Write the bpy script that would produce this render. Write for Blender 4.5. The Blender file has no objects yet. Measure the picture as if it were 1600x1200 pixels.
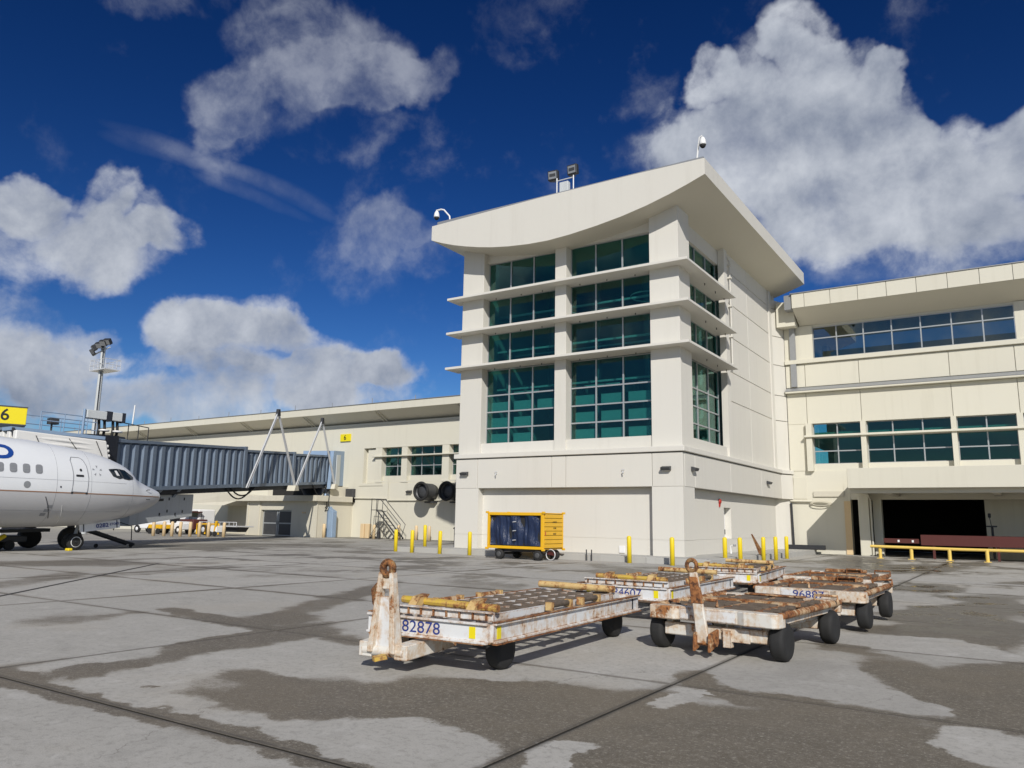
import bpy, bmesh, math, random
from mathutils import Vector, Matrix
random.seed(7)
R = math.radians
S = bpy.context.scene
COL = S.collection
# ------------------------------------------------------------------ camera
cam_data = bpy.data.cameras.new("camera")
cam = bpy.data.objects.new("camera", cam_data)
COL.objects.link(cam)
cam_data.sensor_width = 36.0
cam_data.lens = 27.10
cam_data.clip_start = 0.1
cam_data.clip_end = 6000
RGT = Vector((0.83715687, 0.54670054, 0.01693814))
UPV = Vector((0.08161266, -0.15547372, 0.98446295))
FWD = Vector((-0.54083986, 0.82276755, 0.17477358))
cm = Matrix((RGT, UPV, -FWD)).transposed().to_4x4()
cm.translation = Vector((0, 0, 1.65))
cam.matrix_world = cm
S.camera = cam
S.render.resolution_x, S.render.resolution_y = 1024, 768
S.view_settings.view_transform = 'Standard'
S.view_settings.look = 'None'
S.view_settings.exposure = 0.0
S.view_settings.gamma = 1.0
S.view_settings.use_curve_mapping = False
S.cycles.max_bounces = 8
S.cycles.diffuse_bounces = 4
S.cycles.glossy_bounces = 4
S.cycles.transparent_max_bounces = 12
S.cycles.caustics_reflective = False
S.cycles.caustics_refractive = False
S.cycles.use_denoising = True
# ------------------------------------------------------------------ sun
LDIR = Vector((-0.95, 1.27, -1.02)).normalized()
sd = bpy.data.lights.new("sun", 'SUN')
sd.energy = 4.0
sd.angle = R(0.53)
sd.color = (1.0, 0.955, 0.885)
sun = bpy.data.objects.new("sun", sd)
COL.objects.link(sun)
sun.rotation_mode = 'QUATERNION'
sun.rotation_quaternion = LDIR.to_track_quat('-Z', 'Y')
sun.location = (20, -30, 40)
SUN_EL = math.asin(-LDIR.z)
SUN_AZ = math.atan2(-LDIR.x, -LDIR.y)      # clockwise from +Y

# ------------------------------------------------------------------ node helper
class NT:
    def __init__(s, tree): s.t = tree; s.n = tree.nodes; s.l = tree.links
    def node(s, typ, ins=None, **props):
        n = s.n.new(typ)
        for k, v in props.items(): setattr(n, k, v)
        if ins:
            for k, v in ins.items(): s.put(n.inputs[k], v)
        return n
    def put(s, sock, v):
        if isinstance(v, E): v = v.s
        if isinstance(v, bpy.types.NodeSocket): s.l.new(v, sock)
        else: sock.default_value = v
    def math(s, op, a, b=None, c=None, clamp=False):
        n = s.n.new('ShaderNodeMath'); n.operation = op; n.use_clamp = clamp
        s.put(n.inputs[0], a)
        if b is not None: s.put(n.inputs[1], b)
        if c is not None: s.put(n.inputs[2], c)
        return E(s, n.outputs[0])
    def vmath(s, op, a, b=None, scale=None):
        n = s.n.new('ShaderNodeVectorMath'); n.operation = op
        s.put(n.inputs[0], a)
        if b is not None: s.put(n.inputs[1], b)
        if scale is not None: s.put(n.inputs['Scale'], scale)
        return E(s, n.outputs['Value' if op in ('DOT_PRODUCT', 'LENGTH') else 'Vector'])
    def noise(s, vec, scale, detail=4, rough=.55, dist=0.0, w=None):
        n = s.node('ShaderNodeTexNoise', {'Scale': scale, 'Detail': detail, 'Roughness': rough, 'Distortion': dist})
        s.put(n.inputs['Vector'], vec)
        return E(s, n.outputs['Fac'])
    def mix(s, f, a, b):
        n = s.n.new('ShaderNodeMix'); n.data_type = 'RGBA'
        s.put(n.inputs[0], f); s.put(n.inputs[6], a); s.put(n.inputs[7], b)
        return E(s, n.outputs[2])
    def smooth(s, x, lo, hi):
        n = s.n.new('ShaderNodeMapRange'); n.interpolation_type = 'SMOOTHSTEP'
        s.put(n.inputs[0], x); n.inputs[1].default_value = lo; n.inputs[2].default_value = hi
        return E(s, n.outputs[0])
    def sep(s, v):
        n = s.n.new('ShaderNodeSeparateXYZ'); s.put(n.inputs[0], v)
        return [E(s, o) for o in n.outputs]
    def comb(s, x, y, z):
        n = s.n.new('ShaderNodeCombineXYZ')
        for i, v in enumerate((x, y, z)): s.put(n.inputs[i], v)
        return E(s, n.outputs[0])
class E:
    def __init__(s, t, sock): s.t, s.s = t, sock
    def __add__(s, o): return s.t.math('ADD', s, o)
    __radd__ = __add__
    def __sub__(s, o): return s.t.math('SUBTRACT', s, o)
    def __rsub__(s, o): return s.t.math('SUBTRACT', o, s)
    def __mul__(s, o): return s.t.math('MULTIPLY', s, o)
    __rmul__ = __mul__
    def clamp(s): return s.t.math('ADD', s, 0.0, clamp=True)
    def max(s, o): return s.t.math('MAXIMUM', s, o)
    def min(s, o): return s.t.math('MINIMUM', s, o)

# ------------------------------------------------------------------ world: clear tropical sky with drifting cumulus
world = bpy.data.worlds.new("World")
S.world = world
world.use_nodes = True
w = NT(world.node_tree)
w.n.clear()
out = w.node('ShaderNodeOutputWorld')
sky = w.node('ShaderNodeTexSky', sky_type='NISHITA', sun_disc=False, sun_elevation=SUN_EL, sun_rotation=SUN_AZ,
             altitude=0, air_density=1.0, dust_density=0.25, ozone_density=4.0)
geo = w.node('ShaderNodeTexCoord')
D = E(w, geo.outputs['Generated'])
gam = w.node('ShaderNodeGamma', {'Gamma': 1.65}); w.l.new(sky.outputs[0], gam.inputs[0])
hsv = w.node('ShaderNodeHueSaturation', {'Saturation': 1.10, 'Value': 0.18, 'Hue': 0.508})
w.l.new(gam.outputs[0], hsv.inputs['Color'])
CLOUDS = [
((26.68, 6.24, -1.23),(-7.79, 12.59, -21.45),1),
((15.13, 3.72, -0.67),(-5.22, 8.5, -16.35),1),
((36.34, 12.47, -1.04),(-9.25, 15.05, -28.7),0.95),
((21.94, 3.77, -1.22),(-6.62, 10.76, -20.37),0.95),
((46.79, 6.16, -2.91),(-12.78, 20.74, -38.06),0.85),
((8.05, 1.95, -0.36),(-3.86, 6.36, -14.37),1),
((27.16, 3.54, -1.69),(-4.94, 8.1, -17.05),0.95),
((7.58, 1.46, -0.4),(-3.48, 5.77, -14.62),0.95),
((14.0, 0.24, -1.12),(-3.88, 6.44, -15.98),0.95),
((13.71, 1.25, -0.94),(-4.47, 7.47, -20.11),0.85),
((24.67, -0.14, -2.07),(-7.44, 12.25, -27.67),0.9),
((6.63, 0.6, -0.45),(-4.56, 7.7, -23.43),0.62),
((14.22, 3.06, -0.7),(-4.58, 7.7, -22.13),0.62),
((15.37, 6.16, -0.3),(-9.1, 15.01, -34.86),0.44),
((12.05, 3.73, -0.41),(-4.29, 7.11, -17.14),0.8),
((4.53, 10.6, -0.42),(-4.9, 2.23, -17.56),0.95),
((15.81, 28.09, 3.13),(-7.3, 12.13, -31.04),0.85),
((7.78, 13.71, 1.52),(-3.9, 6.65, -21.76),0.85),
((15.09, 23.3, 2.43),(-7.81, 13.2, -39.68),0.6),
((12.72, 27.98, 3.36),(-6.61, 11.07, -30.45),0.85),
((12.72, 21.43, 2.33),(-5.34, 8.97, -25.79),0.85),
((5.37, 12.22, -0.52),(-4.65, 0.31, -23.31),0.8),
((5.51, 12.6, 1.53),(-1.4, 2.69, -17.85),0.9),
((8.97, 16.94, 1.93),(-4.32, 7.84, -39.66),0.6),
((13.64, 27.37, 3.19),(-2.72, 5.19, -32.84),0.9),
((6.81, 9.39, -0.04),(-5.24, 4.25, -28.44),0.95),
((4.81, 6.06, -0.49),(-5.22, 2.1, -25.68),0.95),
((9.91, 13.84, 1.36),(-4.39, 7.81, -34.96),0.85),
((8.2, 8.38, -0.99),(-4.99, 1.65, -26.22),0.9),
((14.27, 15.63, 1.29),(-2.2, 4.21, -27.28),1),
((18.24, 16.41, 1.08),(-3.86, 7.15, -39.83),0.85),
((4.36, 6.92, 0.73),(-2.03, 3.89, -25.19),0.75),
((4.08, 5.65, 0.55),(-2.03, 4.01, -29.09),0.7),
]
THIN = [
((7.11, 9.27, -1.1),(-7.77, 6.72, -16.19),0.95),
((9.17, 7.54, 4.82),(-0.83, 15.56, -18.4),0.8),
((11.66, 11.28, 0.81),(-8.13, 13.21, -24.8),0.8),
((14.17, 19.06, 1.83),(-6.88, 11.24, -22.88),0.85),
((11.95, 7.24, 3.97),(-3.56, 25.68, -35.3),0.8),
((10.34, 7.36, 5.02),(0.03, 14.82, -19.43),0.6),
((17.04, 22.24, 2.1),(-4.88, 8.02, -17.48),0.5),
((8.33, 13.21, 1.4),(-19.54, 31.46, -49.94),0.5),
((10.5, 10.07, 0.72),(-3.06, 5.21, -16.82),0.75),
((13.92, 6.45, 12.99),(9.37, 19.25, -19.57),0.8),
((26.31, 22.37, 1.35),(-7.29, 12.3, -36.56),0.8),
((20.04, 15.82, 0.84),(-5.11, 8.73, -29.15),0.55),
((2.61, 4.97, 0.57),(-2.63, 5.45, -45.84),0.6),
((4.2, 4.64, 0.38),(-2.63, 5.5, -47.71),0.5),
((13.74, 5.44, -0.28),(-7.73, 12.75, -29.62),0.7),
((10.84, 3.53, -0.34),(-4.58, 7.64, -19.94),0.8),
((7.11, 0.88, -0.45),(-4.77, 8.1, -25.85),0.9),
]
STREAKS = [
((3.39, 6.23, -1.72),(-34.79, 4.27, -70.49),0.5),
((5.36, 9.1, -3.66),(-42.22, -2.02, -75.4),0.55),
((6.18, 10.84, -3.79),(-50.14, -1.02, -96.79),0.45),
((6.74, 13.27, -1.96),(-29.81, 11.75, -70.43),0.35),
]
n_big = w.noise(D, 5.0, 3, .5)
n_fine = w.noise(D, 11.0, 10, .60, .15)
n_det = w.noise(D, 34.0, 6, .62, .3)
warpn = w.node('ShaderNodeTexNoise', {'Scale': 9.0, 'Detail': 5, 'Roughness': .55})
w.l.new(D.s, warpn.inputs['Vector'])
wv = w.vmath('SUBTRACT', E(w, warpn.outputs['Color']), (.5, .5, .5))
DW = w.vmath('ADD', D, w.vmath('SCALE', wv, scale=.10))
def blobs(lst, vec, top):
    acc = None
    for (a, b, st) in lst:
        qa = w.vmath('DOT_PRODUCT', vec, a); qb = w.vmath('DOT_PRODUCT', vec, b)
        q = w.math('MULTIPLY_ADD', qa, qa, qb * qb)
        v = w.math('MULTIPLY', w.math('SUBTRACT', top, q, clamp=True), st)
        acc = v if acc is None else acc + v
    return acc
fieldv = blobs(CLOUDS, DW, 1.7)
thinf = blobs(THIN, DW, 1.6).min(1.2)
DS = w.vmath('ADD', D, w.vmath('SCALE', wv, scale=.022))
streakf = blobs(STREAKS, DS, 1.0)
# the rest of the sky carries the same broken cumulus
fw = w.vmath('DOT_PRODUCT', D, tuple(FWD))
else_mask = 1.0 - w.smooth(fw, .70, .775)
generic = w.smooth(w.noise(D, 2.6, 3, .5), .40, .58) * else_mask
field = fieldv.min(1.6) + generic * 1.0
ero = 1.0 - w.smooth(n_fine, .28, .72)
dens = field * 1.36 - ero * 1.05 - .10 + (n_big - .5) * .8 + (n_det - .5) * .40
a1 = w.smooth(dens, -.22, 1.62) * .97
a2 = w.smooth(thinf * 1.10 - ero * 1.25 + (n_big - .5) * .9 + (n_det - .5) * .7, -.50, 1.7) * .46
a3 = (streakf * (1.2 - ero * .9)).clamp() * .20
alpha = 1.0 - (1.0 - a1) * (1.0 - a2) * (1.0 - a3)
dz = w.sep(D)[2]
alpha = alpha * w.smooth(dz, -.01, .03)
# lit side / shaded base
D2 = w.vmath('ADD', D, (.010, -.014, .030))
n_off = w.noise(D2, 11.0, 9, .56, .15)
D3 = w.vmath('ADD', D, (.015, -.02, .075))
b_off = w.noise(D3, 5.0, 3, .5)
lit = (n_fine - n_off) * 1.5 + (n_big - b_off) * 1.25
thick = w.smooth(dens, .55, 1.5)
shade = (lit * .72 + .74 - thick * .20 + (n_fine - .5) * .35 + (n_det - .5) * .10 + w.smooth(dz, .12, .5) * .08).clamp()
ccol = w.mix(shade, (.12, .17, .285, 1), (.82, .86, .93, 1))
bg1 = w.node('ShaderNodeBackground', {'Strength': 0.105}); w.l.new(hsv.outputs[0], bg1.inputs[0])
bg2 = w.node('ShaderNodeBackground', {'Strength': 0.80}); w.put(bg2.inputs[0], ccol)
mixs = w.node('ShaderNodeMixShader')
w.put(mixs.inputs[0], alpha); w.l.new(bg1.outputs[0], mixs.inputs[1]); w.l.new(bg2.outputs[0], mixs.inputs[2])
w.l.new(mixs.outputs[0], out.inputs[0])

# ------------------------------------------------------------------ materials
def newmat(name):
    m = bpy.data.materials.new(name); m.use_nodes = True
    t = NT(m.node_tree); b = t.n['Principled BSDF']
    return m, t, b
def pos(t): return E(t, t.node('ShaderNodeNewGeometry').outputs['Position'])
def bump(t, b, h, strength=.3, dist=.02):
    n = t.node('ShaderNodeBump', {'Strength': strength, 'Distance': dist}); t.put(n.inputs['Height'], h)
    t.l.new(n.outputs[0], b.inputs['Normal'])
def plain(name, c, rough=.5, metal=0.0, var=.12, scale=6.0, spec=.5):
    m, t, b = newmat(name)
    p = pos(t); n = t.noise(p, scale, 5, .6)
    c1 = tuple(x * (1 - var) for x in c) + (1,); c2 = tuple(min(1, x * (1 + var)) for x in c) + (1,)
    t.put(b.inputs['Base Color'], t.mix(n, c1, c2))
    b.inputs['Roughness'].default_value = rough; b.inputs['Metallic'].default_value = metal
    b.inputs['Specular IOR Level'].default_value = spec
    return m
def wall_paint(name, c, rough=.62, streak=.15):
    m, t, b = newmat(name)
    p = pos(t); x, y, z = t.sep(p)
    n1 = t.noise(p, .55, 5, .6)
    st = t.noise(t.comb(x * 2.6, y * 2.6, z * .16), 1.0, 5, .65)
    fine = t.noise(p, 14, 4, .6)
    f = t.smooth(st, .50, .78) * streak + (n1 - .5) * .10 + (fine - .5) * .04
    dark = tuple(v * .66 for v in c[:3]); dark = (dark[0], dark[1] * .97, dark[2] * .90, 1)
    rnd = E(t, t.node('ShaderNodeObjectInfo').outputs['Random'])
    t.put(b.inputs['Base Color'], t.mix(t.math('ADD', f + rnd * .13, .0, clamp=True), c + (1,), dark))
    b.inputs['Roughness'].default_value = rough
    b.inputs['Specular IOR Level'].default_value = .35
    bump(t, b, fine, .08, .01)
    return m
def rusty(name, c, amount=.5, rough=.5, scale=3.0, edge=(.17, .062, .022)):
    m, t, b = newmat(name)
    p = pos(t); x, y, z = t.sep(p)
    n1 = t.noise(p, scale, 9, .68, .4); n2 = t.noise(p, scale * 6, 6, .7)
    drip = t.noise(t.comb(x * 14, y * 14, z * 2.2), 1.0, 5, .65)
    gn = t.node('ShaderNodeNewGeometry'); bv = t.node('ShaderNodeBevel', {'Radius': .022}, samples=4)
    ed = 1.0 - t.vmath('DOT_PRODUCT', E(t, bv.outputs[0]), E(t, gn.outputs['Normal']))
    edge_ = t.smooth(ed, .01, .22)
    r = n1 * .6 + n2 * .25 + drip * .25 + edge_ * .13 * (n2 + .3)
    lo = .70 - amount * .26
    f = t.smooth(r, lo, lo + .055)
    stain = t.smooth(r, lo - .12, lo + .02)
    base = t.mix(t.noise(p, 2.2, 5, .6), c + (1,), tuple(v * .82 for v in c) + (1,))
    st = t.mix(stain * .6, base, (.50, .30, .12, 1))
    ru = t.mix(t.smooth(n2, .35, .68), edge + (1,), (.40, .17, .055, 1))
    ru = t.mix(t.smooth(t.noise(p, 22, 4, .6), .45, .7), ru, (.055, .022, .012, 1))
    t.put(b.inputs['Base Color'], t.mix(f, st, ru))
    t.put(b.inputs['Roughness'], f * .35 + rough)
    bump(t, b, f * .5 + n2 * .3, .35, .01)
    return m
M = {}
M['wall'] = wall_paint('cream_wall_paint', (.67, .65, .59))
M['wall2'] = wall_paint('warm_cream_wall_paint', (.66, .635, .535), streak=.18)
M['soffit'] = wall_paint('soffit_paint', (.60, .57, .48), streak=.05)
M['oldwall'] = wall_paint('weathered_wall_paint', (.63, .595, .49), streak=.30)
M['conc'] = wall_paint('pale_concrete', (.44, .435, .41), .85, .30)
M['grey'] = plain('grey_metal_flashing', (.30, .31, .32), .45, .3)
M['alu'] = plain('mullion_aluminium', (.40, .42, .43), .4, .35, .05)
M['white'] = plain('white_gloss_paint', (.80, .80, .79), .35, 0, .03)
M['black'] = plain('black_rubber', (.018, .018, .018), .8, 0, .55, 7)
M['dark'] = plain('dark_steel', (.035, .037, .042), .55, .3)
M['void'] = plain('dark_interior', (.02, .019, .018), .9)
M['hub'] = plain('dark_wheel_hub', (.10, .10, .10), .5, .3, .3, 12)
M['lampgrey'] = plain('dark_grey_fixture', (.06, .062, .066), .5, .2)
M['steel'] = plain('galvanised_steel', (.62, .63, .64), .35, .15, .12, 12)
M['bridge'] = plain('slate_blue_bridge_paint', (.185, .235, .305), .45, .1, .1, 1.5)
M['bridge2'] = plain('light_blue_bridge_paint', (.26, .36, .50), .42, .1, .1, 1.5)
M['bridged'] = plain('dark_bridge_steel', (.025, .03, .042), .6, .2)
M['boxgrey'] = wall_paint('grey_sheet_metal', (.56, .59, .60), .5, .35)
M['ybol'] = plain('yellow_safety_paint', (.80, .60, .018), .38, 0, .05, 5)
M['ycart'] = plain('amber_yellow_paint', (.78, .44, .012), .4, 0, .08, 4)
M['yrail'] = wall_paint('faded_yellow_paint', (.78, .56, .14), .5, .3)
M['tan'] = wall_paint('faded_cream_yellow_paint', (.72, .55, .33), .6, .3)
M['sign'] = plain('yellow_sign_face', (.80, .66, .01), .4, 0, .03)
M['ink'] = plain('black_lettering', (.008, .008, .01), .5)
M['blueink'] = plain('blue_lettering', (.025, .045, .22), .5)
M['planeblue'] = plain('airline_blue', (.012, .06, .28), .35)
M['red'] = plain('red_paint', (.42, .03, .02), .45)
M['maroon'] = wall_paint('maroon_paint', (.10, .030, .026), .5, .3)
M['tarp'] = None
M['roller'] = plain('worn_rusted_roller', (.135, .105, .078), .55, .2, .55, 9)
M['skin'] = plain('aircraft_white_skin', (.74, .76, .78), .28, 0, .03, 1.5)
M['belly'] = plain('aircraft_grey_belly', (.50, .50, .51), .3, 0, .05, 1.5)
M['copper'] = plain('copper_stripe', (.30, .16, .09), .4)
M['seal'] = plain('grey_seal', (.25, .26, .28), .6)
M['canvas'] = wall_paint('white_canvas', (.74, .73, .70), .8, .25)
M['blind'] = plain('pale_roller_blind', (.80, .86, .82), .85, 0, .04, 2)
M['floor_in'] = plain('carpet', (.10, .11, .13), .9)
M['inwall'] = plain('interior_plaster', (.32, .33, .33), .85)
M['ringlamp'] = plain('white_ring_lamp', (.9, .9, .88), .4)
M['leaf'] = plain('distant_scrub', (.10, .13, .045), .9, 0, .5, 2)
M['rust'] = rusty('white_paint_light_rust', (.76, .77, .77), .34)
M['rust2'] = rusty('white_paint_heavy_rust', (.74, .72, .66), .40)
M['rust3'] = rusty('rusted_through_steel', (.62, .50, .36), .80)
M['ybar'] = rusty('yellow_paint_with_rust', (.62, .44, .05), .48, .5, 5)
M['cbar'] = rusty('cream_yellow_bar_rust', (.68, .50, .22), .56, .5, 5)
M['eye'] = rusty('dark_rusted_iron', (.05, .03, .025), .8, .7, 6, (.04, .02, .015))

def glass(name, tint, refl=.16, gcol=(.80, .92, .92)):
    m, t, b = newmat(name)
    t.n.remove(b)
    o = t.n['Material Output']
    fr = t.node('ShaderNodeFresnel', {'IOR': 1.5})
    f = t.math('MULTIPLY_ADD', E(t, fr.outputs[0]), .62, refl, clamp=True)
    tr = t.node('ShaderNodeBsdfTransparent', {'Color': tint + (1,)})
    p = pos(t)
    gl = t.node('ShaderNodeBsdfGlossy', {'Roughness': .015, 'Color': gcol + (1,)})
    bn = t.node('ShaderNodeBump', {'Strength': .012, 'Distance': .05}); t.put(bn.inputs['Height'], t.noise(p, .8, 2, .5))
    t.l.new(bn.outputs[0], gl.inputs['Normal'])
    mx = t.node('ShaderNodeMixShader'); t.put(mx.inputs[0], f)
    t.l.new(tr.outputs[0], mx.inputs[1]); t.l.new(gl.outputs[0], mx.inputs[2])
    t.l.new(mx.outputs[0], o.inputs[0])
    return m
M['glass'] = glass('teal_tinted_glass', (.47, .765, .745), .03, (.70, .80, .74))
M['glassR'] = glass('blue_reflective_glass', (.45, .59, .58), .14, (.78, .72, .56))
M['glassC'] = plain('cockpit_glass', (.012, .02, .022), .06, 0, .2, 2, .9)

# tarpaulin with vertical folds
m, t, b = newmat('navy_tarpaulin'); p = pos(t); x, y, z = t.sep(p)
fold = t.noise(t.comb(x * 9, y * 9, z * 1.3), 1.0, 6, .6, .8)
t.put(b.inputs['Base Color'], t.mix(t.noise(p, 3, 5, .6), (.008, .016, .048, 1), (.018, .034, .088, 1)))
b.inputs['Roughness'].default_value = .28
bump(t, b, fold, .9, .08); M['tarp'] = m

# ------------------------------------------------------------------ apron concrete with damp stains
STAINS = [
(-6.39,5.20,1.073,1.302,0.304,-1.218,1),
(-5.48,5.41,0.868,0.873,0.418,-1.084,1),
(-4.85,6.14,1.161,0.932,0.651,-0.841,0.9),
(-7.88,4.03,1.021,1.916,0.250,-3.968,0.9),
(-6.54,4.12,0.974,1.431,-0.080,-5.214,0.8),
(-5.22,4.10,1.223,1.411,-0.090,-5.854,0.9),
(-4.30,4.04,1.789,1.687,-0.064,-6.094,0.9),
(-8.78,4.22,1.519,3.203,1.004,-3.140,0.7),
(-8.65,4.67,0.821,1.671,3.497,-0.123,0.5),
(-8.77,5.87,0.482,0.796,2.123,0.560,0.75),
(-8.94,7.54,0.556,0.700,1.615,-0.009,0.9),
(-7.89,8.04,1.380,1.306,-0.329,-2.741,0.6),
(-8.03,4.60,1.366,1.989,-1.402,-5.396,0.7),
(-11.31,8.32,0.544,0.723,-0.329,-2.887,0.95),
(-10.27,8.90,0.923,1.084,0.727,-0.834,0.8),
(-11.87,11.57,0.573,0.625,1.539,0.675,0.7),
(-13.26,14.39,0.906,0.879,1.921,0.860,0.5),
(-13.03,7.14,0.500,0.960,1.301,0.130,0.6),
(-8.40,5.20,4.020,6.723,4.090,-5.118,0.8),
(-7.18,4.72,7.268,11.480,5.281,-6.774,0.9),
(-4.35,5.18,1.820,1.560,0.991,-1.309,0.6),
(-3.56,6.33,0.595,0.326,0.356,-0.765,1),
(-2.59,5.81,0.637,0.271,0.411,-0.842,1.1),
(-1.42,6.91,0.806,0.136,0.208,-0.937,1.1),
(-2.34,7.98,1.476,0.387,0.358,-2.360,0.9),
(-3.16,8.44,2.727,0.805,-2.179,-2.784,0.8),
(-1.21,9.97,1.425,0.112,-0.452,-0.745,0.9),
(-0.36,9.81,1.790,0.019,0.077,-0.435,1.1),
(-0.58,12.98,1.886,0.048,0.017,-0.921,0.6),
(-1.39,17.68,0.765,0.053,0.201,-0.467,0.9),
(-0.49,15.54,1.393,0.028,0.262,-0.567,0.9),
(-1.71,14.51,1.190,0.127,0.556,-1.189,0.8),
(-2.28,11.80,1.727,0.289,-0.649,-2.152,0.7),
(-6.78,40.58,0.707,0.116,0.157,-0.125,1),
(-3.75,37.34,0.464,0.045,0.292,-0.251,0.8),
(-0.91,22.37,1.081,0.038,0.556,-0.593,0.6),
(-2.35,24.63,0.914,0.083,0.704,-0.716,0.5),
(-4.24,21.48,1.625,0.314,0.492,-0.509,0.5),
(-6.51,8.47,0.660,0.524,1.161,-0.600,0.6),
(-4.15,8.60,1.356,0.627,0.807,-4.059,0.5),
(-4.33,6.91,1.207,0.736,0.938,-2.668,0.7),
(-27.00,13.96,0.136,0.266,0.412,-0.334,0.7),
(-38.58,28.00,0.078,0.109,0.218,-0.115,0.6),
(-20.90,10.22,0.338,0.721,1.107,0.833,0.6),
(-21.47,13.91,0.220,0.348,1.203,0.261,0.5),
(-17.37,15.64,0.420,0.470,0.728,-0.678,0.4),
(-4.13,4.74,1.043,0.913,0.857,-1.499,-1.9),
(-2.94,9.31,2.180,0.533,-1.396,-1.493,-2),
(-2.34,9.54,1.090,0.226,-0.297,-0.935,-2),
(-1.30,8.71,1.944,0.194,-0.982,-2.187,-1.9),
(-4.50,9.15,0.755,0.360,0.285,-1.029,-1.4),
(-2.95,7.44,4.113,1.793,3.761,-1.395,-2),
(-1.15,12.66,1.140,0.079,-0.108,-0.949,-2),
(-0.37,7.36,2.811,-0.007,-0.264,-1.812,-1.9),
(-2.97,5.12,3.082,2.022,3.553,-1.628,-2),
(-4.15,7.83,1.426,0.719,0.533,-3.661,-1.5),
(-1.27,12.77,1.385,0.126,0.942,-1.146,-0.6),
(-9.20,5.64,0.634,1.131,2.634,0.473,-0.6),
(-7.41,4.51,1.338,2.052,-0.167,-3.713,-0.8),
(-7.28,5.19,1.049,1.471,0.600,-1.988,-0.6),
(-6.10,3.39,0.720,1.202,0.165,-2.374,-1.2),
(-4.77,3.60,1.244,1.493,0.303,-5.159,-1.2),
(-2.09,20.28,0.966,0.094,0.814,-0.879,-0.8),
(-2.95,18.08,1.008,0.159,0.926,-1.020,-0.8),
(-1.56,30.46,0.606,0.029,0.520,-0.497,-0.7),
(-9.39,11.24,0.550,0.464,0.476,-0.533,-0.6),
(-2.96,12.14,2.757,0.656,0.870,-1.045,-0.8),
(-13.82,9.42,0.318,0.485,1.540,0.206,-0.6),
(-7.21,6.67,1.147,1.265,1.228,-1.524,-0.7),
]
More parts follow.
